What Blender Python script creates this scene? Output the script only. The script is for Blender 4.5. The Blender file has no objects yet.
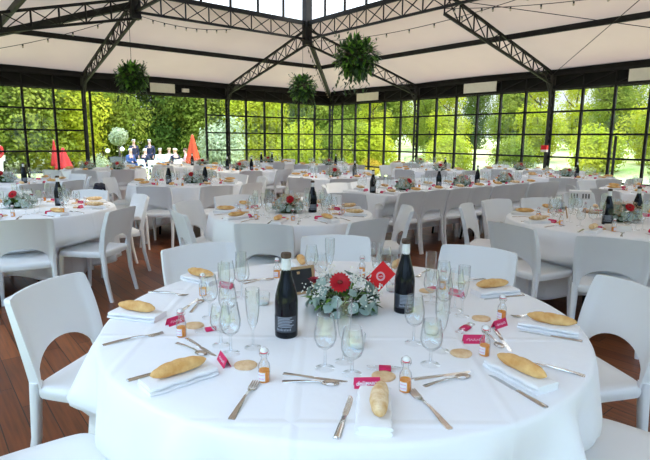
import bpy, bmesh, math, random
from math import pi, sin, cos, radians as R
from mathutils import Vector, Matrix
random.seed(11)
SC = bpy.context.scene
COL = SC.collection
rnd = random.uniform

# ------------------------------------------------------------------ materials
def new_mat(name):
    m = bpy.data.materials.new(name); m.use_nodes = True
    nt = m.node_tree; nt.nodes.clear()
    out = nt.nodes.new('ShaderNodeOutputMaterial')
    return m, nt, out
def N(nt, t, **kw):
    n = nt.nodes.new('ShaderNode' + t)
    for k, v in kw.items():
        if k in n.inputs: n.inputs[k].default_value = v
        else: setattr(n, k, v)
    return n
def rgb(c): return (c[0], c[1], c[2], 1)
def coords(nt, scale=1.0, kind='Object'):
    tc = N(nt, 'TexCoord'); mp = N(nt, 'Mapping')
    s = (scale,)*3 if not isinstance(scale, tuple) else scale
    mp.inputs['Scale'].default_value = s
    nt.links.new(tc.outputs[kind], mp.inputs['Vector'])
    return mp.outputs['Vector']
def ramp(nt, fac, stops):
    r = N(nt, 'ValToRGB'); e = r.color_ramp.elements
    while len(e) < len(stops): e.new(0.5)
    for i, (p, c) in enumerate(stops):
        e[i].position = p; e[i].color = rgb(c)
    nt.links.new(fac, r.inputs['Fac'])
    return r.outputs['Color']
def mat(name, c1, c2=None, rough=.5, metal=0, scale=8, bump=0, bscale=40, coat=0, spec=.5, sheen=0, trans=None, sss=0):
    m, nt, out = new_mat(name)
    p = N(nt, 'BsdfPrincipled', Roughness=rough, Metallic=metal)
    p.inputs['Specular IOR Level'].default_value = spec
    p.inputs['Coat Weight'].default_value = coat
    p.inputs['Sheen Weight'].default_value = sheen
    if sss:
        p.inputs['Subsurface Weight'].default_value = sss; p.inputs['Subsurface Scale'].default_value = .01
    v = coords(nt, 1)
    nz = N(nt, 'TexNoise', Scale=scale, Detail=3); nt.links.new(v, nz.inputs['Vector'])
    if c2 is None: c2 = tuple(x*.93 for x in c1)
    col = ramp(nt, nz.outputs['Fac'], [(.3, c1), (.7, c2)])
    nt.links.new(col, p.inputs['Base Color'])
    if bump:
        b = N(nt, 'TexNoise', Scale=bscale, Detail=3); nt.links.new(v, b.inputs['Vector'])
        bm = N(nt, 'Bump', Strength=bump, Distance=.01); nt.links.new(b.outputs['Fac'], bm.inputs['Height'])
        nt.links.new(bm.outputs['Normal'], p.inputs['Normal'])
    sh = p.outputs['BSDF']
    if trans:
        t = N(nt, 'BsdfTranslucent'); nt.links.new(col, t.inputs['Color'])
        mx = N(nt, 'MixShader', Fac=trans); nt.links.new(sh, mx.inputs[1]); nt.links.new(t.outputs[0], mx.inputs[2]); sh = mx.outputs[0]
    nt.links.new(sh, out.inputs['Surface'])
    return m
def glass_mat(name, tint=(1, 1, 1), ior=1.45, rough=.01, boost=1.0, edge=None):
    m, nt, out = new_mat(name)
    t = N(nt, 'BsdfTransparent'); t.inputs['Color'].default_value = rgb(tint)
    g = N(nt, 'BsdfGlossy', Roughness=rough); g.inputs['Color'].default_value = (1, 1, 1, 1)
    lw = N(nt, 'LayerWeight', Blend=.5)
    pw = N(nt, 'Math', operation='POWER'); pw.inputs[1].default_value = 3.5
    nt.links.new(lw.outputs['Facing'], pw.inputs[0])
    mu = N(nt, 'Math', operation='MULTIPLY_ADD'); mu.inputs[1].default_value = .55*boost; mu.inputs[2].default_value = .035*boost; mu.use_clamp = True
    nt.links.new(pw.outputs[0], mu.inputs[0])
    if edge:
        tcol = ramp(nt, lw.outputs['Facing'], [(.45, tint), (.9, edge)]); nt.links.new(tcol, t.inputs['Color'])
    mx = N(nt, 'MixShader'); nt.links.new(mu.outputs[0], mx.inputs['Fac'])
    nt.links.new(t.outputs[0], mx.inputs[1]); nt.links.new(g.outputs[0], mx.inputs[2])
    nt.links.new(mx.outputs[0], out.inputs['Surface'])
    return m

M = {}
M['chair'] = mat('chair_plastic', (.80, .81, .82), (.77, .78, .79), rough=.42, scale=3, spec=.4)
M['cloth'] = None
M['napkin'] = mat('napkin_cotton', (.86, .86, .87), rough=.85, bump=.15, bscale=300, sheen=.2)
M['crust'] = mat('bread_crust', (.60, .27, .06), (.82, .54, .22), rough=.6, scale=26, bump=.5, bscale=90)
M['crust2'] = mat('floured_crust', (.86, .68, .44), (.60, .33, .10), rough=.7, scale=38, bump=.5, bscale=110)
M['biscuit'] = mat('biscuit', (.70, .44, .22), (.80, .58, .34), rough=.7, scale=60, bump=.5, bscale=160)
M['steel'] = mat('cutlery_steel', (.62, .60, .57), rough=.2, metal=1, scale=5)
M['pink'] = mat('pink_card', (.66, .008, .10), rough=.6, scale=30)
M['white_ink'] = mat('white_ink', (.9, .85, .88), rough=.6)
M['red_card'] = mat('red_card', (.80, .006, .010), rough=.55, scale=30)
M['pale_ink'] = mat('pale_pink_ink', (.92, .55, .55), rough=.6)
M['pink_ink'] = mat('pink_ink', (.75, .05, .25), rough=.6)
M['bottle'] = mat('dark_bottle_glass', (.004, .005, .008), (.007, .008, .011), rough=.12, spec=.28, scale=3)
M['foil'] = mat('pale_foil', (.72, .72, .74), (.66, .66, .68), rough=.4, metal=.15, scale=30)
M['cap'] = mat('cork_brown', (.05, .028, .015), (.09, .05, .03), rough=.7, scale=60)
M['bottle_label'] = mat('slate_label', (.035, .042, .055), rough=.5, scale=20)
M['label_ink'] = mat('silver_print', (.30, .33, .38), rough=.5)
M['white_label'] = mat('white_paper', (.85, .83, .83), rough=.7)
M['amber'] = mat('amber_syrup', (1.0, .50, .012), (.95, .44, .01), rough=.25, scale=4, trans=.6, spec=.2)
M['stopper'] = mat('porcelain', (.82, .81, .80), rough=.25)
M['seal'] = mat('red_rubber', (.6, .02, .05), rough=.5)
M['glass'] = glass_mat('drinking_glass', (.97, .98, .98), boost=1.5, edge=(.66, .69, .71))
M['pane'] = glass_mat('window_glass', (.98, .99, .985), boost=.45)
M['wax'] = mat('white_wax', (.85, .83, .78), rough=.5, sss=.3)
M['slate'] = mat('chalkboard', (.012, .013, .014), (.025, .026, .028), rough=.75, scale=14)
M['pale_wood'] = mat('pale_wood', (.45, .28, .13), (.55, .36, .18), rough=.6, scale=20)
M['wood'] = mat('brown_wood', (.28, .14, .05), (.40, .22, .09), rough=.5, scale=12)
M['gerbera'] = mat('red_petals', (.62, .008, .012), (.5, .004, .02), rough=.6, scale=30, trans=.2)
M['gerbera_eye'] = mat('flower_eye', (.10, .015, .01), (.25, .03, .02), rough=.9, scale=200)
M['rose'] = mat('dark_rose', (.30, .006, .03), (.42, .02, .05), rough=.6, scale=30)
M['eucalyptus'] = mat('eucalyptus_leaf', (.26, .38, .33), (.40, .50, .44), rough=.6, scale=18, trans=.15)
M['foliage'] = mat('green_foliage', (.08, .22, .02), (.18, .36, .05), rough=.5, scale=20, trans=.2)
M['deep_foliage'] = mat('dark_foliage', (.02, .055, .015), (.05, .10, .03), rough=.5, scale=20, trans=.15)
M['blossom'] = mat('white_blossom', (.88, .86, .78), rough=.7, scale=20)
M['cream_blossom'] = mat('cream_blossom', (.70, .55, .38), (.55, .38, .2), rough=.7, scale=20)
M['iron'] = mat('dark_painted_iron', (.012, .011, .012), (.02, .018, .019), rough=.6, scale=6, spec=.2)
M['post_iron'] = mat('grey_painted_iron', (.030, .029, .030), (.045, .043, .043), rough=.6, scale=6, spec=.25)
M['frieze'] = mat('black_board', (.010, .009, .009), (.02, .018, .017), rough=.7, scale=5, spec=.15)
M['purple'] = mat('dark_iron_purlin', (.018, .015, .016), rough=.5)
M['banner'] = mat('white_panel', (.82, .78, .72), rough=.6)
M['navy'] = mat('navy_cloth', (.008, .010, .024), (.014, .017, .035), rough=.9, scale=25, bump=.3, bscale=30)
M['plinth'] = mat('grey_concrete', (.3, .29, .28), rough=.9, scale=3)
M['pot'] = mat('grey_planter', (.10, .11, .12), rough=.6)
M['bark'] = mat('bark', (.06, .045, .03), (.11, .09, .06), rough=.95, scale=14, bump=.6, bscale=30)
M['orange'] = mat('orange_cloth', (.50, .06, .008), (.38, .035, .006), rough=.8, scale=4, bump=.3, bscale=10)
M['red_cloth'] = mat('red_cloth', (.42, .012, .01), (.32, .008, .008), rough=.8, scale=4)
M['skin'] = mat('skin', (.62, .37, .27), rough=.6, sss=.1)
M['white_hair'] = mat('grey_hair', (.6, .57, .52), (.4, .38, .35), rough=.8, scale=60)
M['brown_hair'] = mat('brown_hair', (.10, .055, .03), rough=.8, scale=60)
M['fair_hair'] = mat('fair_hair', (.55, .38, .2), rough=.8, scale=60)
M['suit'] = mat('navy_suit', (.012, .018, .045), rough=.85, scale=20)
M['blue_suit'] = mat('blue_suit', (.03, .07, .19), rough=.85, scale=20)
M['shirt'] = mat('pale_blue_shirt', (.50, .64, .72), rough=.85)
M['pink_shirt'] = mat('pink_shirt', (.65, .36, .34), rough=.85)
M['white_shirt'] = mat('white_shirt', (.8, .8, .8), rough=.85)
M['dark_item'] = mat('black_plastic', (.012, .011, .011), rough=.4)
M['bulb'] = mat('bulb_glass', (.5, .42, .3), rough=.1)

def cloth_material():
    m, nt, out = new_mat('white_tablecloth')
    p = N(nt, 'BsdfPrincipled', Roughness=.8); p.inputs['Sheen Weight'].default_value = .15
    p.inputs['Base Color'].default_value = (.84, .85, .87, 1)
    tc = N(nt, 'TexCoord'); sx = N(nt, 'SeparateXYZ'); nt.links.new(tc.outputs['Object'], sx.inputs[0])
    # ironed fold lines every 0.55 m, softened
    hs = []
    for ax in ('X', 'Y'):
        pp = N(nt, 'Math', operation='PINGPONG'); pp.inputs[1].default_value = .275
        ad = N(nt, 'Math', operation='ADD'); ad.inputs[1].default_value = 10.05 if ax == 'X' else 10.16
        nt.links.new(sx.outputs[ax], ad.inputs[0]); nt.links.new(ad.outputs[0], pp.inputs[0])
        mr = N(nt, 'MapRange'); mr.inputs['From Min'].default_value = 0; mr.inputs['From Max'].default_value = .022
        mr.inputs['To Min'].default_value = 1; mr.inputs['To Max'].default_value = 0
        mr.interpolation_type = 'SMOOTHSTEP'
        nt.links.new(pp.outputs[0], mr.inputs['Value']); hs.append(mr.outputs[0])
    mx = N(nt, 'Math', operation='MAXIMUM'); nt.links.new(hs[0], mx.inputs[0]); nt.links.new(hs[1], mx.inputs[1])
    nz = N(nt, 'TexNoise', Scale=5, Detail=4); nt.links.new(tc.outputs['Object'], nz.inputs['Vector'])
    fine = N(nt, 'TexNoise', Scale=500, Detail=1); nt.links.new(tc.outputs['Object'], fine.inputs['Vector'])
    a = N(nt, 'Math', operation='MULTIPLY_ADD'); a.inputs[1].default_value = 1.6
    nt.links.new(nz.outputs['Fac'], a.inputs[0]); nt.links.new(mx.outputs[0], a.inputs[2])
    b2 = N(nt, 'Math', operation='MULTIPLY_ADD'); b2.inputs[1].default_value = .05
    nt.links.new(fine.outputs['Fac'], b2.inputs[0]); nt.links.new(a.outputs[0], b2.inputs[2])
    bm = N(nt, 'Bump', Strength=.5, Distance=.006); nt.links.new(b2.outputs[0], bm.inputs['Height'])
    nt.links.new(bm.outputs['Normal'], p.inputs['Normal'])
    nt.links.new(p.outputs[0], out.inputs['Surface'])
    return m
M['cloth'] = cloth_material()

def floor_material():
    m, nt, out = new_mat('parquet')
    p = N(nt, 'BsdfPrincipled', Roughness=.3); p.inputs['Specular IOR Level'].default_value = .3
    tc = N(nt, 'TexCoord'); mp = N(nt, 'Mapping'); mp.inputs['Rotation'].default_value = (0, 0, R(51))
    nt.links.new(tc.outputs['Object'], mp.inputs['Vector'])
    br = N(nt, 'TexBrick'); br.offset = .37; br.inputs['Scale'].default_value = 1
    br.inputs['Brick Width'].default_value = .75; br.inputs['Row Height'].default_value = .115
    br.inputs['Mortar Size'].default_value = .003; br.inputs['Mortar Smooth'].default_value = .2
    br.inputs['Color1'].default_value = (.14, .040, .014, 1); br.inputs['Color2'].default_value = (.27, .088, .03, 1)
    br.inputs['Mortar'].default_value = (.02, .008, .005, 1); br.inputs['Bias'].default_value = 0
    nt.links.new(mp.outputs[0], br.inputs['Vector'])
    mg = N(nt, 'Mapping'); mg.inputs['Scale'].default_value = (1.5, 26, 1); nt.links.new(mp.outputs[0], mg.inputs['Vector'])
    g = N(nt, 'TexNoise', Scale=2.2, Detail=5); nt.links.new(mg.outputs[0], g.inputs['Vector'])
    gc = ramp(nt, g.outputs['Fac'], [(.3, (.55, .55, .55)), (.7, (1.2, 1.2, 1.2))])
    mm = N(nt, 'MixRGB', blend_type='MULTIPLY', Fac=1.0)
    nt.links.new(br.outputs['Color'], mm.inputs['Color1']); nt.links.new(gc, mm.inputs['Color2'])
    nt.links.new(mm.outputs[0], p.inputs['Base Color'])
    rr = N(nt, 'MapRange'); rr.inputs['To Min'].default_value = .22; rr.inputs['To Max'].default_value = .45
    nt.links.new(g.outputs['Fac'], rr.inputs['Value']); nt.links.new(rr.outputs[0], p.inputs['Roughness'])
    bm = N(nt, 'Bump', Strength=.3, Distance=.003); bm.invert = True
    nt.links.new(br.outputs['Fac'], bm.inputs['Height']); nt.links.new(bm.outputs['Normal'], p.inputs['Normal'])
    nt.links.new(p.outputs[0], out.inputs['Surface'])
    return m
M['floor'] = floor_material()

def canvas_material():
    m, nt, out = new_mat('roof_canvas')
    v = coords(nt, 1)
    nz = N(nt, 'TexNoise', Scale=.5, Detail=4); nt.links.new(v, nz.inputs['Vector'])
    col = ramp(nt, nz.outputs['Fac'], [(.3, (.66, .52, .44)), (.7, (.72, .58, .49))])
    d = N(nt, 'BsdfDiffuse'); t = N(nt, 'BsdfTranslucent')
    nt.links.new(col, d.inputs['Color']); nt.links.new(col, t.inputs['Color'])
    mx = N(nt, 'MixShader', Fac=CANVAS_TRANS); nt.links.new(d.outputs[0], mx.inputs[1]); nt.links.new(t.outputs[0], mx.inputs[2])
    nt.links.new(mx.outputs[0], out.inputs['Surface'])
    return m
CANVAS_TRANS = .10
M['canvas'] = canvas_material()

def leaf_mat(name, c1, c2, trans=.35, scale=.5):
    m, nt, out = new_mat(name)
    v = coords(nt, 1)
    nz = N(nt, 'TexNoise', Scale=scale, Detail=4); nt.links.new(v, nz.inputs['Vector'])
    col = ramp(nt, nz.outputs['Fac'], [(.35, c1), (.65, c2)])
    d = N(nt, 'BsdfDiffuse'); t = N(nt, 'BsdfTranslucent')
    nt.links.new(col, d.inputs['Color']); nt.links.new(col, t.inputs['Color'])
    mx = N(nt, 'MixShader', Fac=trans); nt.links.new(d.outputs[0], mx.inputs[1]); nt.links.new(t.outputs[0], mx.inputs[2])
    nt.links.new(mx.outputs[0], out.inputs['Surface'])
    return m
M['leaf_yellow'] = leaf_mat('yellow_green_leaves', (.36, .42, .03), (.56, .54, .06), .5, .9)
M['leaf_mid'] = leaf_mat('green_leaves', (.15, .22, .03), (.34, .37, .06), .45, .7)
M['leaf_dark'] = leaf_mat('dark_green_leaves', (.07, .125, .022), (.17, .22, .04), .4, .7)
M['leaf_grey'] = leaf_mat('grey_green_leaves', (.36, .42, .24), (.5, .54, .36), .35, .9)
M['leaf_orange'] = leaf_mat('orange_leaves', (.52, .34, .04), (.60, .50, .06), .4, .9)

def grass_material():
    m, nt, out = new_mat('meadow')
    v = coords(nt, 1)
    nz = N(nt, 'TexNoise', Scale=.25, Detail=6, Roughness=.7); nt.links.new(v, nz.inputs['Vector'])
    col = ramp(nt, nz.outputs['Fac'], [(.35, (.22, .34, .06)), (.5, (.50, .54, .22)), (.66, (.66, .60, .36))])
    p = N(nt, 'BsdfPrincipled', Roughness=.95); nt.links.new(col, p.inputs['Base Color'])
    f = N(nt, 'TexNoise', Scale=14, Detail=3); nt.links.new(v, f.inputs['Vector'])
    bm = N(nt, 'Bump', Strength=.7, Distance=.1); nt.links.new(f.outputs['Fac'], bm.inputs['Height'])
    nt.links.new(bm.outputs['Normal'], p.inputs['Normal'])
    nt.links.new(p.outputs[0], out.inputs['Surface'])
    return m
M['grass'] = grass_material()

# ------------------------------------------------------------------ mesh building
class MB:
    def __init__(s): s.v = []; s.f = []; s.mi = []; s.cur = 0
    def add(s, vs, fs):
        o = len(s.v); s.v += [tuple(v) for v in vs]
        s.f += [tuple(i + o for i in f) for f in fs]; s.mi += [s.cur]*len(fs)
    def box(s, c, size, rot=None, taper=1.0):
        x, y, z = (k/2 for k in size); c = Vector(c)
        vs = []
        for sz in (-1, 1):
            t = taper if sz > 0 else 1
            for sx, sy in ((-1, -1), (1, -1), (1, 1), (-1, 1)):
                p = Vector((sx*x*t, sy*y*t, sz*z))
                if rot is not None: p = rot @ p
                vs.append(p + c)
        s.add(vs, [(3, 2, 1, 0), (4, 5, 6, 7), (0, 1, 5, 4), (1, 2, 6, 5), (2, 3, 7, 6), (3, 0, 4, 7)])
    def beam(s, p, q, w, h=None, up=(0, 0, 1)):
        h = h or w; p, q = Vector(p), Vector(q); d = q - p
        if d.length < 1e-6: return
        d.normalize(); up = Vector(up)
        if abs(d.dot(up)) > .98: up = Vector((1, 0, 0))
        a = d.cross(up).normalized(); b = a.cross(d)
        vs = [o + a*(i*w/2) + b*(j*h/2) for o in (p, q) for i, j in ((-1, -1), (1, -1), (1, 1), (-1, 1))]
        s.add(vs, [(0, 1, 2, 3), (7, 6, 5, 4), (0, 4, 5, 1), (1, 5, 6, 2), (2, 6, 7, 3), (3, 7, 4, 0)])
    def tube(s, pts, rad, n=8, cap=True):
        pts = [Vector(p) for p in pts]
        rs = rad if isinstance(rad, (list, tuple)) else [rad]*len(pts)
        ref = None; rings = []
        for i, p in enumerate(pts):
            d = (pts[min(i+1, len(pts)-1)] - pts[max(i-1, 0)]).normalized()
            if ref is None:
                ref = Vector((0, 0, 1)) if abs(d.z) < .9 else Vector((1, 0, 0))
            a = d.cross(ref).normalized(); b = a.cross(d).normalized(); ref = b if abs(d.dot(b)) < .9 else ref
            rings.append([p + (a*cos(2*pi*k/n) + b*sin(2*pi*k/n))*rs[i] for k in range(n)])
        s.loft(rings, cap)
    def loft(s, rings, cap=True, closed=True):
        n = len(rings[0]); vs = [p for r in rings for p in r]; fs = []
        for i in range(len(rings)-1):
            for k in range(n if closed else n-1):
                k2 = (k+1) % n
                fs.append((i*n+k, i*n+k2, (i+1)*n+k2, (i+1)*n+k))
        if cap:
            fs.append(tuple(range(n-1, -1, -1))); fs.append(tuple((len(rings)-1)*n+k for k in range(n)))
        s.add(vs, fs)
    def lathe(s, prof, n=20, c=(0, 0, 0), cap=True):
        c = Vector(c)
        s.loft([[c + Vector((max(r, 1e-4)*cos(2*pi*k/n), max(r, 1e-4)*sin(2*pi*k/n), z)) for k in range(n)] for r, z in prof], cap)
    def sphere(s, c, r, n=8, m=6):
        r = r if isinstance(r, (tuple, list)) else (r, r, r); c = Vector(c)
        s.loft([[c + Vector((r[0]*sin(pi*j/m)*cos(2*pi*k/n) if 0 < j < m else 1e-4*cos(2*pi*k/n), r[1]*sin(pi*j/m)*sin(2*pi*k/n) if 0 < j < m else 1e-4*sin(2*pi*k/n), -r[2]*cos(pi*j/m))) for k in range(n)] for j in range(m+1)])
    def mesh(s, name, mats, smooth=False, angle=None):
        me = bpy.data.meshes.new(name); me.from_pydata(s.v, [], s.f)
        for m in (mats if isinstance(mats, (list, tuple)) else [mats]): me.materials.append(m)
        if any(s.mi): me.polygons.foreach_set('material_index', s.mi)
        if smooth:
            me.polygons.foreach_set('use_smooth', [True]*len(me.polygons))
            if angle:
                bm = bmesh.new(); bm.from_mesh(me)
                for e in bm.edges:
                    if len(e.link_faces) == 2 and e.calc_face_angle(0) > R(angle): e.smooth = False
                bm.to_mesh(me); bm.free()
        me.update(); return me
    def build(s, name, mats, parent=None, smooth=False, angle=None):
        return link(name, s.mesh(name, mats, smooth, angle), parent)
def link(name, data, parent=None, loc=None):
    o = bpy.data.objects.new(name, data); COL.objects.link(o)
    if parent is not None: o.parent = parent
    if loc is not None: o.location = loc
    return o
def tag(o, label, cat, group=None, kind=None):
    o['label'] = label; o['category'] = cat
    if group: o['group'] = group
    if kind: o['kind'] = kind
    return o
def empty(name, loc=(0, 0, 0), rz=0):
    o = link(name, None); o.location = loc; o.rotation_euler = (0, 0, rz); o.empty_display_size = .1
    return o
KIDS = {}
def kids_of(o): return [c for c in o.children]
def dup(o, loc=None, rz=None, parent=None):
    c = o.copy(); COL.objects.link(c)
    if parent is not None: c.parent = parent
    if loc is not None: c.location = loc
    if rz is not None: c.rotation_euler = (o.rotation_euler[0], o.rotation_euler[1], rz)
    for k in KIDS.setdefault(o.name, list(o.children)):
        dup(k, parent=c)
    return c
def structure(o): o['kind'] = 'structure'; return o
PROTO_USED = set()
def place(proto, loc, rz, label, cat, group=None):
    """first call moves the prototype itself, later calls copy it with its parts"""
    if proto.name not in PROTO_USED:
        KIDS.setdefault(proto.name, list(proto.children))
        PROTO_USED.add(proto.name); o = proto; o.location = loc; o.rotation_euler = (o.rotation_euler[0], o.rotation_euler[1], rz)
    else:
        o = dup(proto, loc, rz)
    tag(o, label, cat, group)
    return o

# ------------------------------------------------------------------ pavilion frame of reference
U = Vector((-.7771, -.6293, 0)); V = Vector((.6293, -.7771, 0)); C0 = Vector((.154, 22.0, 0))
BAY = 4.82; NA, NB = 3, 4; LA, LB = NA*BAY, NB*BAY
def W(a, b, z=0): p = C0 + U*a + V*b; return Vector((p.x, p.y, z))
WT, EAVE, ROW = 2.84, 3.22, .612
ZT, ZB = 4.60, 4.20

# floor slab
mb = MB(); q = [W(-.3, -.3), W(LA+.3, -.3), W(LA+.3, LB+.3), W(-.3, LB+.3)]
mb.add([p for p in q] + [p + Vector((0, 0, -.45)) for p in q], [(0, 3, 2, 1)[::-1], (4, 5, 6, 7), (0, 1, 5, 4), (1, 2, 6, 5), (2, 3, 7, 6), (3, 0, 4, 7)])
fl = mb.build('floor', [M['floor']]); structure(fl)

# ground
def ground_z(a, b):
    z = -.45
    d = max(0, -a - 4); z += 1.5*(1 - math.exp(-d/9)) if d > 0 else 0
    d = max(0, -b - 16); z += .9*(1 - math.exp(-d/10)) if d > 0 else 0
    return z
mb = MB(); n = 70; L0, L1 = -60, 75
vs = []; fs = []
for i in range(n+1):
    for j in range(n+1):
        a = L0 + (L1-L0)*i/n; b = L0 + (L1-L0)*j/n
        inside = -1 < a < LA+1 and -1 < b < LB+1
        vs.append(W(a, b, ground_z(a, b) - (.1 if inside else 0) + (0 if inside else .05*sin(a*1.7)*cos(b*1.3))))
for i in range(n):
    for j in range(n):
        k = i*(n+1)+j; fs.append((k, k+1, k+n+2, k+n+1))
mb.add(vs, fs); gr = mb.build('ground', [M['grass']], smooth=True); structure(gr)

# columns: a pair of verticals laced together, one object each
def column(p, inward, along):
    mb = MB(); w = .045
    p = Vector((p.x, p.y, 0)); q = p + inward*.17
    for o in (p, q): mb.beam(o, o + Vector((0, 0, EAVE)), .06)
    k = 0; z = .1
    while z < EAVE - .25:
        a, b = (p, q) if k % 2 == 0 else (q, p)
        mb.beam(a + Vector((0, 0, z)), b + Vector((0, 0, z + .22)), .022); z += .22; k += 1
    mb.box(p + inward*.085 + Vector((0, 0, .012)), (.26, .26, .024))
    # curved bracket under the truss
    pts = []
    for t in range(7):
        th = t/6*pi/2
        pts.append(q + inward*(.75*(1 - cos(th))) + Vector((0, 0, EAVE - .75 + .75*sin(th)*1.0)))
    mb.tube(pts, .035, 6)
    o = mb.build('column', [M['post_iron']]); structure(o); return o
walls = {  # name: (point function along wall, length in bays, inward)
    'far_left': (lambda t, z=0: W(t, 0, z), NA, V),
    'far_right': (lambda t, z=0: W(0, t, z), NB, U),
    'near_left': (lambda t, z=0: W(LA, t, z), NB, -U),
    'near_right': (lambda t, z=0: W(t, LB, z), NA, -V)}
done = set(); wn = 1; tn = 1
for wname, (P, nb, inw) in walls.items():
    along = (P(1) - P(0)).normalized()
    for k in range(nb+1):
        p = P(k*BAY); key = (round(p.x, 2), round(p.y, 2))
        if key in done: continue
        done.add(key); column(p, inw, along)
    for k in range(nb):
        door = wname == 'far_left' and k == 1
        t0, t1 = k*BAY, (k+1)*BAY
        fr = MB(); gl = MB(); pw = BAY/6
        def pane_run(i0, i1):
            for r in range(5):
                z1 = WT - r*ROW; z0 = max(z1 - ROW, .02)
                for i in range(i0, i1):
                    a, b = P(t0 + i*pw), P(t0 + (i+1)*pw)
                    c = (a+b)/2; c.z = (z0+z1)/2
                    rot = Matrix.Rotation(math.atan2(along.y, along.x), 3, 'Z')
                    gl.box(c, (pw - .05, .008, z1 - z0 - .04), rot)
            for i in range(i0, i1+1):
                a = P(t0 + i*pw); fr.beam(a, a + Vector((0, 0, WT)), .075, .06, up=along)
            for r in range(6):
                z = max(WT - r*ROW, .03)
                fr.beam(P(t0 + i0*pw, z), P(t0 + i1*pw, z), .06, .05)
        if door:
            pane_run(0, 1)
            fr.beam(P(t0 + 5.75*pw), P(t0 + 5.75*pw, WT), .075, .06, up=along)
            fr.beam(P(t0, WT), P(t1, WT), .06, .07)
            o = fr.build('door_1', [M['iron']])
        else:
            pane_run(0, 6); o = fr.build('window_%d' % wn, [M['iron']]); wn += 1
        structure(o); gl.build('glass', [M['pane']], o)
    # frieze: black board with a lattice girder in front
    fb = MB(); L = nb*BAY
    off = -inw*.06
    a, b = P(0, (WT+EAVE)/2) + off, P(L, (WT+EAVE)/2) + off
    fb.beam(a + Vector((0, 0, .1)), b + Vector((0, 0, .1)), .02, EAVE - WT + .30)
    lat = MB()
    for z in (WT + .02, EAVE): lat.beam(P(0, z) + inw*.03, P(L, z) + inw*.03, .07, .07)
    m_ = nb*6
    for i in range(m_):
        a0, a1 = i*L/m_, (i+1)*L/m_
        lat.beam(P(a0, WT+.05) + inw*.03, P(a1, EAVE-.03) + inw*.03, .03, .03)
        lat.beam(P(a0, EAVE-.03) + inw*.03, P(a0, WT+.05) + inw*.03, .03, .03)
    t = fb.build('trim_%d' % tn, [M['frieze']]); structure(t); tn += 1
    lat.build('lattice', [M['iron']], t)

# canvas roof : four slopes, slightly sagging between the trusses
def roof_pt(a, b):
    d = min(a, b, LA-a, LB-b)
    t = min(d/BAY, 1)
    return EAVE + .06 + (ZT + .04 - EAVE - .06)*t
def slope(pa, pb, pc, pd, nbay):
    mb = MB(); nu, nv = nbay*8, 10; vs = []; fs = []
    for j in range(nv+1):
        t = j/nv
        for i in range(nu+1):
            s = i/nu
            p = (pa.lerp(pb, s)).lerp(pd.lerp(pc, s), t)
            sag = .07*sin(pi*t)*abs(sin(pi*s*nbay)) + (.07*(1-t)**3)*abs(sin(pi*s*nbay))*(-1)
            vs.append((p.x, p.y, p.z + sag*-.6))
    for j in range(nv):
        for i in range(nu):
            k = j*(nu+1)+i; fs.append((k, k+1, k+nu+2, k+nu+1))
    mb.add(vs, fs); o = mb.build('ceiling', [M['canvas']], smooth=True); structure(o)
    return o
e, zt = EAVE + .08, ZT + .03
i0, a1, b1 = BAY, LA - BAY, LB - BAY
ov = -.25
slope(W(ov, ov, e), W(LA-ov, ov, e), W(a1, i0, zt), W(i0, i0, zt), 3)
slope(W(ov, LB-ov, e), W(ov, ov, e), W(i0, i0, zt), W(i0, b1, zt), 4)
slope(W(LA-ov, ov, e), W(LA-ov, LB-ov, e), W(a1, b1, zt), W(a1, i0, zt), 4)
slope(W(LA-ov, LB-ov, e), W(ov, LB-ov, e), W(i0, b1, zt), W(a1, b1, zt), 3)
# lantern : clerestory glazing and its own canvas top
LH = 6.0
mb = MB()
apex0, apex1 = W((i0+a1)/2, i0 + 2, LH + 1.0), W((i0+a1)/2, b1 - 2, LH + 1.0)
c = [W(i0-.2, i0-.2, LH), W(a1+.2, i0-.2, LH), W(a1+.2, b1+.2, LH), W(i0-.2, b1+.2, LH)]
mb.add(c + [apex0, apex1], [(0, 1, 4), (1, 2, 5, 4), (2, 3, 5), (3, 0, 4, 5)])
structure(mb.build('ceiling', [M['canvas']]))
for (p, q, n_) in ((W(i0, i0), W(a1, i0), 6), (W(i0, i0), W(i0, b1), 12), (W(a1, i0), W(a1, b1), 12), (W(i0, b1), W(a1, b1), 6)):
    fr = MB(); gl = MB(); d = (q - p)
    for i in range(n_+1):
        x = p + d*(i/n_); fr.beam(x + Vector((0, 0, ZT)), x + Vector((0, 0, LH)), .05, .05, up=d.normalized())
    for z in (ZT + .05, LH): fr.beam(p + Vector((0, 0, z)), q + Vector((0, 0, z)), .06)
    ang = math.atan2(d.y, d.x); rot = Matrix.Rotation(ang, 3, 'Z')
    for i in range(n_):
        x = p + d*((i+.5)/n_); gl.box(x + Vector((0, 0, (ZT+LH)/2)), (d.length/n_ - .04, .008, LH - ZT - .1), rot)
    o = fr.build('window_%d' % wn, [M['iron']]); wn += 1; structure(o); gl.build('glass', [M['pane']], o)

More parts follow.
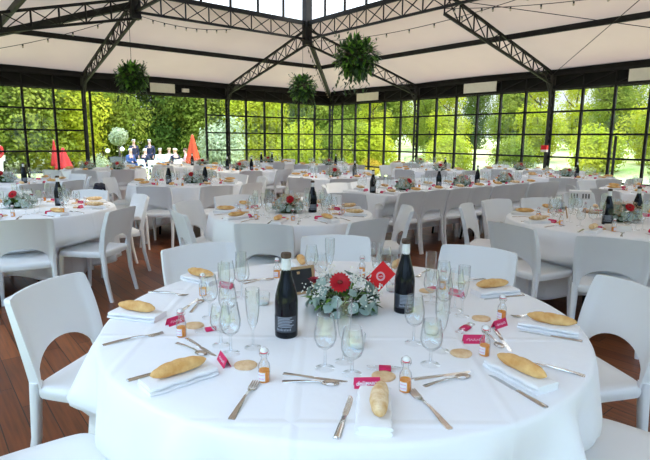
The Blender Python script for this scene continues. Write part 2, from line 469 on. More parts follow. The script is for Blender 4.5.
# trusses
def lattice(p_top, q_top, p_bot, q_bot, n_, w=.05, x=True, name='roof_truss', post=True):
    mb = MB(); pt, qt, pb, qb = map(Vector, (p_top, q_top, p_bot, q_bot))
    mb.beam(pt, qt, .055, .055); mb.beam(pb, qb, .055, .055)
    for i in range(n_+1):
        t = i/n_; mb.beam(pt.lerp(qt, t), pb.lerp(qb, t), .03)
        if i < n_:
            t2 = (i+1)/n_
            mb.beam(pb.lerp(qb, t), pt.lerp(qt, t2), .02)
            if x: mb.beam(pt.lerp(qt, t), pb.lerp(qb, t2), .02)
    o = mb.build(name, [M['iron']]); structure(o); return o
dz = Vector((0, 0, -.42))
def wall_truss(w, l):
    top0, top1 = Vector((w.x, w.y, EAVE+.02)), Vector((l.x, l.y, ZT - .12))
    lattice(top0, top1, top0 + dz*.7, top1 + dz, 9)
for k in range(1, NA):
    t = k*BAY; wall_truss(W(t, .1), W(t, i0)); wall_truss(W(t, LB-.1), W(t, b1))
for k in range(1, NB):
    t = k*BAY; wall_truss(W(.1, t), W(i0, t)); wall_truss(W(LA-.1, t), W(a1, t))
# lantern girders
def girder(p, q, n_):
    lattice(p + Vector((0, 0, ZT)), q + Vector((0, 0, ZT)), p + Vector((0, 0, ZB)), q + Vector((0, 0, ZB)), n_)
girder(W(i0, i0), W(a1, i0), 8); girder(W(i0, b1), W(a1, b1), 8)
for k in range(1, NB-1):
    girder(W(i0, k*BAY), W(i0, (k+1)*BAY), 8); girder(W(a1, k*BAY), W(a1, (k+1)*BAY), 8)
# hips and mid purlins
def beam_obj(name, p, q, w, h, m='iron'):
    mb = MB(); mb.beam(p, q, w, h); o = mb.build(name, [M[m]]); structure(o); return o
zh = -.05
for (wc, lc) in ((W(.1, .1, EAVE), W(i0, i0, ZT-.25)), (W(LA-.1, .1, EAVE), W(a1, i0, ZT-.25)), (W(LA-.1, LB-.1, EAVE), W(a1, b1, ZT-.25)), (W(.1, LB-.1, EAVE), W(i0, b1, ZT-.25))):
    beam_obj('hip_beam', wc, lc, .10, .14)
m_ = BAY/2; zm = (EAVE+ZT)/2 - .03
cs = [W(m_, m_, zm), W(LA-m_, m_, zm), W(LA-m_, LB-m_, zm), W(m_, LB-m_, zm)]
for i in range(4): beam_obj('purlin', cs[i], cs[(i+1) % 4], .08, .12)
# lantern corner posts
for p in (W(i0, i0), W(a1, i0), W(a1, b1), W(i0, b1)):
    mb = MB(); mb.beam(Vector((p.x, p.y, ZB-.16)), Vector((p.x, p.y, LH)), .2, .2, up=U); structure(mb.build('lantern_post', [M['iron']]))
# thin tie wires
for (p, q) in ((W(.2, 2*BAY, EAVE-.05), W(i0, 3*BAY, ZT-.2)), (W(i0, 2*BAY, ZT-.25), W(.15, 3*BAY, EAVE+.1))):
    mb = MB(); mb.tube([p, q], .008, 5); structure(mb.build('tie_wire', [M['iron']]))

# white panels on the frieze, emergency light
def panel(w, t0, t1, label):
    P, nb, inw = walls[w]; a, b = P(t0, 3.03) + inw*.085, P(t1, 3.03) + inw*.085
    mb = MB(); mb.beam(a, b, .02, .29)
    tag(mb.build('wall_panel', [M['banner']]), label, 'panel')
panel('far_right', 1.75, 2.93, 'white rectangular panel on the black frieze nearest the room corner')
panel('far_right', 6.74, 7.9, 'white rectangular panel on the black frieze above the middle right windows')
panel('far_right', 11.55, 13.4, 'white rectangular panel on the black frieze at the right picture edge')
panel('far_left', 6.77, 7.6, 'white rectangular panel on the black frieze above the open doorway')
P, nb, inw = walls['far_left']
p = P(6.40, 3.0) + inw*.1
el = empty('emergency_light', p, math.atan2(U.y, U.x)); tag(el, 'small white emergency light on the black frieze above the doorway', 'light')
mb = MB(); mb.box((0, 0, 0), (.24, .06, .12)); mb.build('casing', [M['banner']], el)
mb = MB(); mb.box((0, -.04, -.01), (.2, .02, .06)); mb.build('diffuser', [M['stopper']], el)

# ------------------------------------------------------------------ moulded chair
def make_chair():
    root = empty('moulded_chair')
    # backrest with an arched opening above the seat
    mb = MB(); xs = [-1, -.97, -.92, -.84, -.76, -.7, -.6, -.5, -.38, -.26, -.13, 0]; xs = xs + [-x for x in xs[-2::-1]]
    nz = 9; front = []; back = []
    for u in xs:
        ax = abs(u)
        zl = .44 + (.135*math.sqrt(max(0, 1 - (u/.84)**2)) if ax < .84 else 0)
        zh_ = .815 - .012*u*u - (.012 if ax > .97 else 0)
        cf, cb = [], []
        for j in range(nz+1):
            z = zl + (zh_ - zl)*j/nz; t = (z - .44)/.38
            hw = .215 + .014*sin(pi*min(1, t*.8))
            y = -.205 - .05*t - .045*t*t - .03*(1 - u*u)
            th = .010 + ((.012 + .022*(1 - t)) if ax > .9 else 0) + (.006 if ax > .8 else 0)
            cf.append(Vector((u*hw, y + th*.5, z))); cb.append(Vector((u*hw, y - th*.5, z)))
        front.append(cf); back.append(cb)
    nx = len(xs); vs = [p for c_ in front for p in c_] + [p for c_ in back for p in c_]; o = nx*(nz+1); w = nz+1; fs = []
    for i in range(nx-1):
        for j in range(nz):
            k = i*w+j; fs.append((k, k+1, k+w+1, k+w)[::-1]); fs.append((o+k, o+k+1, o+k+w+1, o+k+w))
        k = i*w; fs.append((k, k+w, o+k+w, o+k)); k = i*w+nz; fs.append((k, o+k, o+k+w, k+w))
    for j in range(nz):
        fs.append((j, j+1, o+j+1, o+j)); k = (nx-1)*w+j; fs.append((k, o+k, o+k+1, k+1))
    mb.add(vs, fs); mb.build('backrest', [M['chair']], root, smooth=True, angle=40)
    # seat
    mb = MB(); n_ = 40
    def ring(hw, hd, z, dish=0):
        out = []
        for k in range(n_):
            th = 2*pi*k/n_; c_, s_ = cos(th), sin(th); e_ = 2/8
            x = hw*math.copysign(abs(c_)**e_, c_); y = hd*math.copysign(abs(s_)**e_, s_)
            wy = 1 - .03*(y < 0)
            out.append(Vector((x*wy, y - .006, z)))
        return out
    mb.loft([ring(.205, .20, .392), ring(.222, .218, .396), ring(.228, .224, .42), ring(.225, .22, .438), ring(.215, .21, .446), ring(.17, .165, .442), ring(.08, .08, .437)])
    mb.build('seat', [M['chair']], root, smooth=True, angle=50)
    for sx in (-1, 1):
        for (pts, s0, s1) in (([(.198*sx, .19, .41), (.203*sx, .20, .2), (.207*sx, .212, 0)], .042, .026),
                              ([(.2035*sx, -.212, .462), (.207*sx, -.228, .22), (.213*sx, -.275, 0)], .040, .028)):
            mb = MB(); rings = []
            for i, p in enumerate(pts):
                h = (s0 + (s1-s0)*i/2)/2; p = Vector(p); ch = h*.72
                rings.append([p + Vector((x, y, 0)) for x, y in ((-h, -ch), (-ch, -h), (ch, -h), (h, -ch), (h, ch), (ch, h), (-ch, h), (-h, ch))])
            mb.loft(rings); mb.build('leg', [M['chair']], root, smooth=True, angle=50)
    return root
CHAIR = make_chair()
def put_chair(mid, face, label, group, z=0):
    """mid: where the top of the back stands; face: direction the sitter looks"""
    f = Vector((face[0], face[1])).normalized(); c = Vector(mid) + f*.31
    rz = math.atan2(f.y, f.x) - pi/2
    return place(CHAIR, (c.x, c.y, z), rz, label, 'chair', group), c, f

# ------------------------------------------------------------------ place names round a table
SECT = ['near side', 'near side right', 'right near end', 'right end', 'right far end', 'far side right',
        'far side', 'far side left', 'left far end', 'left end', 'left near end', 'near side left']
def sector(deg): return SECT[int(round(((deg + 90) % 360)/30)) % 12]

# ------------------------------------------------------------------ tableware prototypes
def proto(name): return empty(name, (0, 0, -50))
def make_glass(name, prof_out, wall=.0016):
    root = None
    mb = MB()
    inner = [(max(r - wall, .001), z + (.004 if i == 0 else 0)) for i, (r, z) in enumerate(prof_out['bowl'])][::-1]
    mb.lathe(prof_out['base'] + prof_out['bowl'] + inner, 22, cap=True)
    return mb.mesh(name, [M['glass']], smooth=True, angle=60)
GL = {
 'tulip': make_glass('wine_glass', {'base': [(.031, 0), (.031, .002), (.012, .006), (.0045, .012), (.0042, .062)], 'bowl': [(.012, .066), (.027, .078), (.034, .098), (.034, .118), (.029, .148), (.025, .172)]}),
 'flute': make_glass('champagne_flute', {'base': [(.029, 0), (.029, .002), (.010, .006), (.004, .012), (.0038, .062)], 'bowl': [(.008, .070), (.017, .092), (.0225, .13), (.024, .165), (.0235, .205)]}),
 'small': make_glass('water_glass', {'base': [(.030, 0), (.030, .002), (.011, .006), (.005, .011), (.0045, .046)], 'bowl': [(.013, .050), (.029, .064), (.035, .084), (.034, .104), (.030, .128), (.027, .146)]})}
GNAME = {'tulip': ('wine_glass', 'tall tulip wine glass', 'glass'), 'flute': ('champagne_flute', 'slim champagne flute', 'glass'), 'small': ('water_glass', 'short stemmed round glass', 'glass')}
def put_glass(kind, x, y, z, where, group):
    nm, lb, ct = GNAME[kind]
    o = link(nm, GL[kind], None, (x, y, z)); o.rotation_euler = (0, 0, rnd(0, 6))
    tag(o, lb + ' at ' + where, ct, group)

def napkin_mesh():
    mb = MB()
    L, Wd = .205, .088
    def slab(z0, z1, sx, sy, ox, oy, seed):
        n1, n2 = 14, 8; rings = []
        random.seed(seed); h = (z1 - z0)/2
        # rounded-profile loop swept along x
        loop = []
        for k in range(20):
            th = 2*pi*k/20; c_, s_ = cos(th), sin(th)
            yy = math.copysign(abs(c_)**.35, c_)*Wd/2*sy; zz = (z0+z1)/2 + math.copysign(abs(s_)**.8, s_)*h
            loop.append((yy, zz))
        for i in range(n1+1):
            x = (-.5 + i/n1)*L*sx; wob = .0025*sin(i*1.3 + seed); zb = .0015*sin(i*.9 + seed*2)
            rings.append([Vector((x + ox, y + oy + wob, z + (zb if z > (z0+z1)/2 else 0))) for y, z in loop])
        mb.loft(rings)
    slab(0, .012, 1, 1, 0, 0, 1); slab(.0115, .026, .99, .97, .001, .001, 2)
    random.seed(12)
    return mb.mesh('napkin', [M['napkin']], smooth=True, angle=45)
NAP = napkin_mesh()
def bread_mesh(seed, m):
    random.seed(seed); mb = MB(); rings = []; n_ = 16; K = 20; L = .172
    bend = rnd(-.006, .006)
    for i in range(K+1):
        t = i/K; x = (t-.5)*L
        r = .0235*(max(0, 1 - abs(2*t-1)**2.6))**.6 + .0004*sin(t*22 + seed)
        r = max(r, .0015)
        ring = []
        for k in range(n_):
            th = 2*pi*k/n_
            slash = .0030*max(0, sin((x*1.0 + sin(th)*.018)*150 + seed))**3*max(0, sin(th))
            rr = r*(1 + .015*sin(3*th + i*.5)) - slash*.7
            ring.append(Vector((x, cos(th)*rr + bend*sin(pi*t), .020 + sin(th)*rr*.86)))
        rings.append(ring)
    mb.loft(rings); random.seed(13)
    return mb.mesh('bread_roll', [m], smooth=True)
BREADS = [bread_mesh(1, M['crust2']), bread_mesh(2, M['crust']), bread_mesh(3, M['crust'])]

def fork_mesh():
    mb = MB(); L = .205
    def strip(pts, th=.0022):  # (x, halfwidth, z)
        rings = []
        for x, hw, z in pts: rings.append([Vector((x, -hw, z)), Vector((x, hw, z)), Vector((x, hw*.8, z+th)), Vector((x, -hw*.8, z+th))])
        mb.loft(rings)
    strip([(-.102, .0085, .001), (-.098, .010, .001), (-.05, .0068, .006), (0, .0042, .009), (.03, .0035, .008), (.042, .0048, .006), (.05, .011, .004), (.06, .0125, .003), (.064, .0125, .003)])
    for k in range(4):
        y = (-1.5 + k)*.0066
        rings = []
        for x, hw, z in ((.062, .0025, .003), (.08, .0022, .0035), (.098, .0012, .007)):
            rings.append([Vector((x, y-hw, z)), Vector((x, y+hw, z)), Vector((x, y+hw, z+.002)), Vector((x, y-hw, z+.002))])
        mb.loft(rings)
    return mb.mesh('fork', [M['steel']], smooth=True, angle=40)
def knife_mesh():
    mb = MB(); rings = []
    for x, hw, th in ((-.105, .007, .005), (-.103, .009, .007), (-.05, .008, .007), (-.005, .0065, .006), (0, .005, .003)):
        rings.append([Vector((x, hw*cos(a)*1.0, th/2 + th/2*sin(a))) for a in [2*pi*k/10 for k in range(10)]])
    mb.loft(rings); rings = []
    for x, y0, y1 in ((0, -.005, .005), (.01, -.009, .008), (.06, -.010, .008), (.09, -.008, .008), (.103, -.002, .008), (.106, .004, .007)):
        rings.append([Vector((x, y0, .0006)), Vector((x, y1, .0006)), Vector((x, y1, .0026)), Vector((x, y0, .0014))])
    mb.loft(rings)
    return mb.mesh('table_knife', [M['steel']], smooth=True, angle=40)
def spoon_mesh():
    mb = MB(); rings = []
    for x, hw, z in ((-.085, .006, .001), (-.08, .008, .001), (-.04, .005, .005), (.01, .003, .008), (.03, .003, .006)):
        rings.append([Vector((x, -hw, z)), Vector((x, hw, z)), Vector((x, hw*.8, z+.002)), Vector((x, -hw*.8, z+.002))])
    mb.loft(rings)
    top = []; n_ = 14
    for s_, zz in ((1, .006), (.8, .0035), (.45, .0015), (.05, .001)):
        top.append([Vector((.053 + .026*s_*cos(2*pi*k/n_), .0165*s_*sin(2*pi*k/n_), zz)) for k in range(n_)])
    under = [[p - Vector((0, 0, .0012)) for p in r] for r in top]
    mb.loft(top[::-1] + under, cap=True)
    return mb.mesh('dessert_spoon', [M['steel']], smooth=True, angle=60)
FORK, KNIFE, SPOON = fork_mesh(), knife_mesh(), spoon_mesh()
def biscuit_mesh():
    mb = MB(); n_ = 24; rings = []
    for s_, z in ((.9, 0), (1, .003), (1, .007), (.93, .0105), (.5, .012), (.05, .0115)):
        rings.append([Vector((.035*s_*cos(2*pi*k/n_)*(1 + .04*sin(3*2*pi*k/n_)), .030*s_*sin(2*pi*k/n_)*(1 + .03*cos(5*2*pi*k/n_)), z)) for k in range(n_)])
    mb.loft(rings); return mb.mesh('biscuit', [M['biscuit']], smooth=True, angle=60)
BISC = biscuit_mesh()
# place card: folded tent, x along its length
def make_card(plain=True):
    root = proto('place_card'); h, hl, sp = .030, .037, .013
    mb = MB()
    mb.loft([[Vector((x, y, z)) for y, z in ((-sp, 0), (0, h), (sp, 0), (sp-.0016, 0), (0, h-.003), (-sp+.0016, 0))] for x in (-hl, hl)])
    mb.build('folded_card', [M['pink']], root)
    return root
CARD = make_card()
tilt = math.atan2(.030, .013)
def squiggle(parent, m='white_ink', seed=0, w=.05, hgt=.010, n_=30, loc=(0, 0, 0), rot=(0, 0, 0), r_=.0006, name='lettering'):
    random.seed(seed); mb = MB(); pts = []
    for i in range(n_+1):
        t = i/n_; pts.append(((t-.5)*w + .0018*cos(t*40), hgt*.5*sin(t*34 + seed)*(.35 + .65*abs(sin(t*9 + seed))), 0))
    mb.tube(pts, r_, 5); o = mb.build(name, [M[m]], parent); o.location = loc; o.rotation_euler = rot; random.seed(14); return o
FRONT_CARD = make_card()
for sgn in (-1, 1):
    squiggle(CARD, seed=3, w=.056, loc=(0, sgn*.0072, .0145), rot=(tilt if sgn < 0 else pi - tilt, 0, 0) if sgn < 0 else (tilt, 0, pi))

def make_flask():
    root = proto('syrup_flask')
    mb = MB(); out = [(.0165, 0), (.0175, .003), (.0175, .045), (.0165, .054), (.010, .066), (.0085, .072), (.0085, .082), (.010, .085), (.010, .088)]
    inn = [(r - .0014, z) for r, z in out[1:]][::-1]
    mb.lathe(out + inn, 18); mb.build('bottle', [M['glass']], root, smooth=True, angle=60)
    mb = MB(); mb.lathe([(.0152, .0025), (.0156, .004), (.0156, .037), (.001, .0372)], 18); mb.build('syrup', [M['amber']], root, smooth=True, angle=60)
    mb = MB(); mb.lathe([(.004, .0885), (.010, .0886), (.0105, .092), (.0095, .099), (.006, .103), (.001, .104)], 14); mb.build('stopper', [M['stopper']], root, smooth=True, angle=60)
    mb = MB(); mb.lathe([(.0107, .088), (.0112, .0895), (.0107, .091)], 14); mb.build('seal', [M['seal']], root, smooth=True)
    mb = MB()
    for s_ in (-1, 1):
        mb.tube([(s_*.010, 0, .076), (s_*.014, .006, .082), (s_*.013, .002, .094), (s_*.0095, 0, .1)], .0009, 5)
    mb.tube([(-.014, .006, .082), (0, .016, .074), (.014, .006, .082)], .0009, 5)
    mb.build('wire_clip', [M['steel']], root)
    mb = MB(); rings = []
    for z in (.009, .034):
        rings.append([Vector((rr*sin(a), -rr*cos(a), z)) for rr, aa in ((.0180, 1), (.0184, -1)) for a in [(aa*(-.6 + 1.2*k/10)) - .35 for k in range(11)]])
    mb.loft(rings); lb = mb.build('label', [M['white_label']], root)
    for i, z in enumerate((.027, .016)):
        mb = MB(); pts = []
        for k in range(25):
            a = -.8 + .9*k/24; pts.append((.0187*sin(a), -.0187*cos(a), z + .0016*sin(k*1.9)))
        mb.tube(pts, .0003, 4); mb.build('lettering', [M['pink_ink']], lb)
    return root
FLASK = make_flask()

def make_bottle():
    root = proto('wine_bottle')
    mb = MB(); mb.lathe([(.036, 0), (.040, .004), (.0405, .012), (.0405, .13), (.0385, .15), (.030, .185), (.021, .215), (.0165, .24), (.0155, .262)], 28)
    mb.build('bottle', [M['bottle']], root, smooth=True, angle=60)
    mb = MB(); mb.lathe([(.0166, .234), (.0164, .25), (.0158, .279), (.0150, .2815)], 20); mb.build('foil', [M['foil']], root, smooth=True, angle=60)
    mb = MB(); mb.lathe([(.0150, .2815), (.0175, .283), (.0182, .288), (.0182, .295), (.0165, .3), (.006, .3015)], 20); mb.build('cap', [M['cap']], root, smooth=True, angle=60)
    def arc(z0, z1, a0, a1, r0, r1):
        m2 = MB(); rings = []
        n2 = max(2, int(abs(a1-a0)/.12))
        for z in (z0, z1):
            rings.append([Vector((r0*sin(a0+(a1-a0)*k/n2), -r0*cos(a0+(a1-a0)*k/n2), z)) for k in range(n2+1)] + [Vector((r1*sin(a1-(a1-a0)*k/n2), -r1*cos(a1-(a1-a0)*k/n2), z)) for k in range(n2+1)])
        m2.loft(rings); return m2
    lb = arc(.025, .082, -1.2, 1.2, .0406, .0410).build('label', [M['bottle_label']], root)
    ink = MB()
    for i in range(7):
        z = .044 + i*.0055; a1 = .75 + .2*sin(i*2.1)
        m2 = arc(z, z + .0032, -.55, a1, .0410, .0412); ink.add(m2.v, m2.f)
    for i in range(10):
        a = -.6 + i*.13; m2 = arc(.031, .038 if i % 3 else .040, a, a + .08, .0410, .0412); ink.add(m2.v, m2.f)
    ink.build('lettering', [M['label_ink']], lb)
    return root
BOTTLE = make_bottle()

def leaf_fan(mb, p, d, L, w, curl=.25, seg=4, up=None):
    p = Vector(p); d = Vector(d).normalized(); upv = Vector((0, 0, 1)) if up is None else up
    a = d.cross(upv)
    if a.length < 1e-3: a = Vector((1, 0, 0))
    a.normalize(); nrm = a.cross(d).normalized()
    vs = []; fs = []
    for i in range(seg+1):
        t = i/seg; hw = w*.5*(sin(pi*min(1, t*.92 + .06)))**.8
        c_ = p + d*(L*t) + nrm*(curl*L*(t - t*t*1.6))
        vs += [c_ - a*hw + nrm*hw*.25, c_, c_ + a*hw + nrm*hw*.25]
    for i in range(seg):
        for j in range(2):
            k = i*3 + j; fs.append((k, k+1, k+4, k+3))
    mb.add(vs, fs)

def make_flowers(name, seed, eye, with_gypso=True, hue='a'):
    """low round table arrangement"""
    random.seed(seed); root = proto(name)
    mb = MB(); mb.lathe([(.07, 0), (.085, .012), (.09, .04), (.085, .045), (.02, .047)], 20); mb.build('basket', [M['deep_foliage']], root, smooth=True, angle=50)
    f1 = MB(); f2 = MB()
    for i in range(170):
        th = rnd(0, 2*pi); r = rnd(.02, .11); p = Vector((r*cos(th), r*sin(th)*.8, rnd(.025, .075)))
        d = Vector((cos(th), sin(th)*.8, rnd(-.45, .7) if r < .075 else rnd(-.3, .5)))
        if p.z + d.normalized().z*.09 < .006: d.z = -.1
        leaf_fan(f1 if i % 2 else f2, p, d, rnd(.04, .065), rnd(.016, .03), rnd(-.1, .4))
    f1.build('foliage', [M['foliage']], root, smooth=True); f2.build('dark_foliage', [M['deep_foliage']], root, smooth=True)
    eu = MB()
    def dome(el0, el1):
        th = rnd(0, 2*pi); el = rnd(el0, el1); n = Vector((cos(th)*cos(el), sin(th)*cos(el), sin(el)))
        return Vector((n.x*.135, n.y*.11, .035 + n.z*.105)), n
    for i in range(74):
        p, n = dome(-.1, 1.3); t = n.cross(Vector((rnd(-1, 1), rnd(-1, 1), rnd(-1, 1)))).normalized()
        up = (n + Vector((rnd(-.4, .4), rnd(-.4, .4), rnd(-.2, .4)))).normalized()
        if (p - Vector(eye)).length < .062 and p.y < .02: continue
        leaf_fan(eu, p*rnd(.86, 1.06), t + n*.2, rnd(.038, .058), rnd(.036, .052), rnd(-.1, .2), up=up)
    eu.build('eucalyptus', [M['eucalyptus']], root, smooth=True)
    if with_gypso:
        gy = MB()
        for i in range(40):
            th = rnd(0, 2*pi); r = rnd(.04, .15); cz = .065 + (.155-.05)*(1 - (r/.17)**2)
            c_ = Vector((r*cos(th), r*sin(th)*.8, cz*rnd(.85, 1.1)))
            if i < 9: c_ = Vector(((.10, -.075, .085), (.125, -.05, .07), (.07, -.09, .07), (-.10, -.07, .10), (-.075, -.085, .075), (.085, -.07, .125), (-.09, -.03, .14), (.03, -.10, .055), (.14, -.02, .09))[i])
            if (c_ - Vector(eye)).length < .052 and c_.y < .03: continue
            gy.tube([(c_.x*.5, c_.y*.5, .05), c_], .0008, 3)
            for k in range(13):
                q = c_ + Vector((rnd(-1, 1), rnd(-1, 1), rnd(-1, 1)))*.02
                gy.sphere(q, rnd(.0024, .0042), 5, 3)
        gy.build('gypsophila', [M['blossom'] if hue == 'a' else M['cream_blossom']], root)['kind'] = 'stuff'
    def daisy(p, tilt_, R_, nm='gerbera'):
        mb = MB(); rot = tilt_
        for ring_, (n2, rr, up) in enumerate(((18, R_, .12), (16, R_*.78, .3), (14, R_*.55, .55))):
            for k in range(n2):
                th = 2*pi*(k + .5*ring_)/n2; d = rot @ Vector((cos(th), sin(th), up))
                leaf_fan(mb, Vector(p) + rot @ Vector((cos(th)*.006, sin(th)*.006, .001*ring_)), d, rr, R_*.52, .08, up=rot @ Vector((0, 0, 1)))
        g = mb.build(nm, [M['gerbera']], root, smooth=True)
        mb = MB(); mb.sphere(Vector(p) + rot @ Vector((0, 0, .006)), (.011, .011, .007), 12, 6); mb.build('flower_centre', [M['gerbera_eye']], g, smooth=True)
    face = Vector((0, -1, .75)).normalized(); rotm = Vector((0, 0, 1)).rotation_difference(face).to_matrix()
    daisy(eye, rotm, .037)
    # darker roses half hidden
    for (x, y, z) in ((-.11, .05, .115), (.085, .06, .12)):
        mb = MB()
        for k in range(22):
            th = k*2.4; rr = .006 + .0009*k
            leaf_fan(mb, (x + rr*.5*cos(th), y + rr*.5*sin(th), z - .012), (cos(th)*.5, sin(th)*.5, 1 - k*.03), .026, .022, .3)
        mb.build('rose', [M['rose']], root, smooth=True)
    random.seed(15)
    return root
FLOWERS_A = make_flowers('flower_arrangement', 5, (-.012, -.072, .138))
FLOWERS_B = make_flowers('flower_arrangement', 9, (.02, -.062, .13), True, 'b')

# ------------------------------------------------------------------ tables and cloths
def table_round(key, cx, cy, Rt, phrase):
    t = empty('round_table', (cx, cy, 0)); tag(t, 'round banquet table beneath the cloth of ' + phrase, 'table')
    mb = MB(); mb.lathe([(Rt-.03, .715), (Rt-.012, .72), (Rt-.006, .735), (Rt-.012, .745), (.01, .7455)], 48); mb.build('tabletop', [M['pale_wood']], t, smooth=True, angle=40)
    for k in range(4):
        a = pi/4 + k*pi/2; d = Vector((cos(a), sin(a), 0))*(Rt*.5)
        mb = MB(); mb.tube([d*1.0 + Vector((0, 0, .72)), d*1.12 + Vector((0, 0, 0.0))], .016, 8); mb.build('leg', [M['iron']], t, smooth=True)
    return t
def cloth_round(cx, cy, Rt, phrase, chairs, drop_fn, seed, nth=200, amp=.055, flare=.06, folds=()):
    random.seed(seed)
    mb = MB(); ph = [rnd(0, 6.28) for _ in range(6)]; fr = [9 + random.randint(0, 4), 15 + random.randint(0, 5), 23, 31]
    tops = [.02, Rt*.25, Rt*.5, Rt*.75, Rt*.92, Rt - .012]
    rings = []
    T = .750
    for r in tops: rings.append([Vector((r*cos(2*pi*k/nth), r*sin(2*pi*k/nth), T)) for k in range(nth)])
    rings.append([Vector(((Rt-.003)*cos(2*pi*k/nth), (Rt-.003)*sin(2*pi*k/nth), T-.003)) for k in range(nth)])
    rings.append([Vector(((Rt+.002)*cos(2*pi*k/nth), (Rt+.002)*sin(2*pi*k/nth), T-.012)) for k in range(nth)])
    K = 13
    for j in range(1, K+1):
        ring = []
        for k in range(nth):
            th = 2*pi*k/nth; dr = drop_fn(th); t = j/K; z = T - .012 - (dr-.012)*t
            s_ = T - z
            f = .5*sin(fr[0]*th + ph[0]) + .35*sin(fr[1]*th + ph[1]) + .2*sin(fr[2]*th + ph[2]) + .1*sin(fr[3]*th + ph[3])
            r = Rt + .004 + s_*flare + amp*min(1, s_/.45)*(f + .55)
            for (fa, fw_, fv) in folds:
                q = ((th - R(fa) + pi) % (2*pi) - pi)/R(fw_); r += fv*min(1, s_/.25)*math.exp(-q*q)
            # seats push the hanging cloth inwards
            for (ca, lim) in chairs:
                dth = abs((th - ca + pi) % (2*pi) - pi)*Rt
                if dth < .36:
                    wgt = 1 if dth < .25 else (.36-dth)/.11
                    wz = min(1, max(0, (.52 - z)/.07)); l2 = r + (min(r, lim) - r)*wgt*wz
                    r = l2
            ring.append(Vector((r*cos(th), r*sin(th), z)))
        rings.append(ring)
    mb.loft(rings, cap=False)
    o = mb.build('tablecloth', [M['cloth']], None, smooth=True); o.location = (cx, cy, 0)
    tag(o, 'white tablecloth draped over ' + phrase, 'tablecloth')
    sm = o.modifiers.new('cloth_thickness', 'SOLIDIFY'); sm.thickness = .002; sm.offset = -1
    random.seed(16)
    return o
ZT_ = .7505
GSEAT = 'white moulded chairs'

def chairs_round(cx, cy, lst, phrase, group):
    """lst: (angle deg, radius of the back top, turn deg) -> push-in limits for the cloth"""
    lim = []
    for item in lst:
        ang, rb, turn = item[:3]; a = R(ang); mid = Vector((cx + rb*cos(a), cy + rb*sin(a)))
        f = Matrix.Rotation(R(turn), 2) @ Vector((-cos(a), -sin(a)))
        desc = item[3] if len(item) > 3 else 'white arched-back chair at the %s of %s' % (sector(ang), phrase)
        o, c, fd = put_chair(mid, f, desc, group)
        fr_ = (c - Vector((cx, cy))).length - .235
        lim.append((a, fr_ - .015))
    return lim
def at_angle(cx, cy, a, r, t=0):
    er = Vector((cos(a), sin(a))); et = Vector((-sin(a), cos(a)))
    p = Vector((cx, cy)) + er*r + et*t; return p.x, p.y
def put_mesh(name, me, x, y, z, rz, label, cat, group): 
    o = link(name, me, None, (x, y, z)); o.rotation_euler = (0, 0, rz); tag(o, label, cat, group); return o

def settings_round(cx, cy, Rt, n_, phase, phrase, detail, sd):
    """detail 3: all cutlery, 2: no cutlery, 1: few pieces"""
    random.seed(sd)
    for i in range(n_):
        deg = phase + 360*i/n_; a = R(deg); s_ = sector(deg); wh = 'the %s of %s' % (s_, phrase); grp = lambda w: w + ' on ' + phrase
        jit = rnd(-.06, .06); rn = Rt - .14
        x, y = at_angle(cx, cy, a, rn)
        put_mesh('napkin', NAP, x, y, ZT_, a + jit, 'folded white napkin at ' + wh, 'napkin', grp('napkins'))
        x, y = at_angle(cx, cy, a, rn - .01, rnd(-.01, .01))
        put_mesh('bread_roll', BREADS[random.randint(0, 2)], x, y, ZT_ + .0258, a + jit + rnd(-.12, .12), 'small baguette at ' + wh, 'bread', grp('breads'))
        if detail >= 2:
            x, y = at_angle(cx, cy, a, Rt - .285); place(CARD, (x, y, ZT_), a + pi/2 + rnd(-.4, .4), 'pink place card at ' + wh, 'card', grp('place cards'))
            x, y = at_angle(cx, cy, a + .2, Rt - .27); place(FLASK, (x, y, ZT_), rnd(-.6, .6), 'amber syrup flask at ' + wh, 'flask', grp('syrup flasks'))
        if detail >= 3:
            x, y = at_angle(cx, cy, a + .05, Rt - .335); put_mesh('biscuit', BISC, x, y, ZT_, rnd(0, 3), 'round biscuit at ' + wh, 'biscuit', grp('biscuits'))
            x, y = at_angle(cx, cy, a + .27, Rt - .145); put_mesh('fork', FORK, x, y, ZT_, a + pi + .1, 'steel fork at ' + wh, 'fork', grp('forks'))
            x, y = at_angle(cx, cy, a - .12, Rt - .145); put_mesh('table_knife', KNIFE, x, y, ZT_, a + pi, 'steel table knife at ' + wh, 'knife', grp('knives'))
        if detail >= 1.5:
            for kd, dr, da in (('tulip', .40, -.17), ('flute', .44, -.02), ('small', .36, -.20)):
                if kd == 'small' and detail < 2.5: continue
                da2 = da if kd != 'small' else -.36
                x, y = at_angle(cx, cy, a + da2*(.9/Rt)*.8 + rnd(-.02, .02), Rt - dr + rnd(-.02, .02)); put_glass(kd, x, y, ZT_, wh, grp(kd + ' glasses'))
    random.seed(17)
def put_bottle(x, y, label, z=ZT_): return place(BOTTLE, (x, y, z), rnd(-.3, .3) + math.atan2(x, y)*-1, label, 'bottle', None)

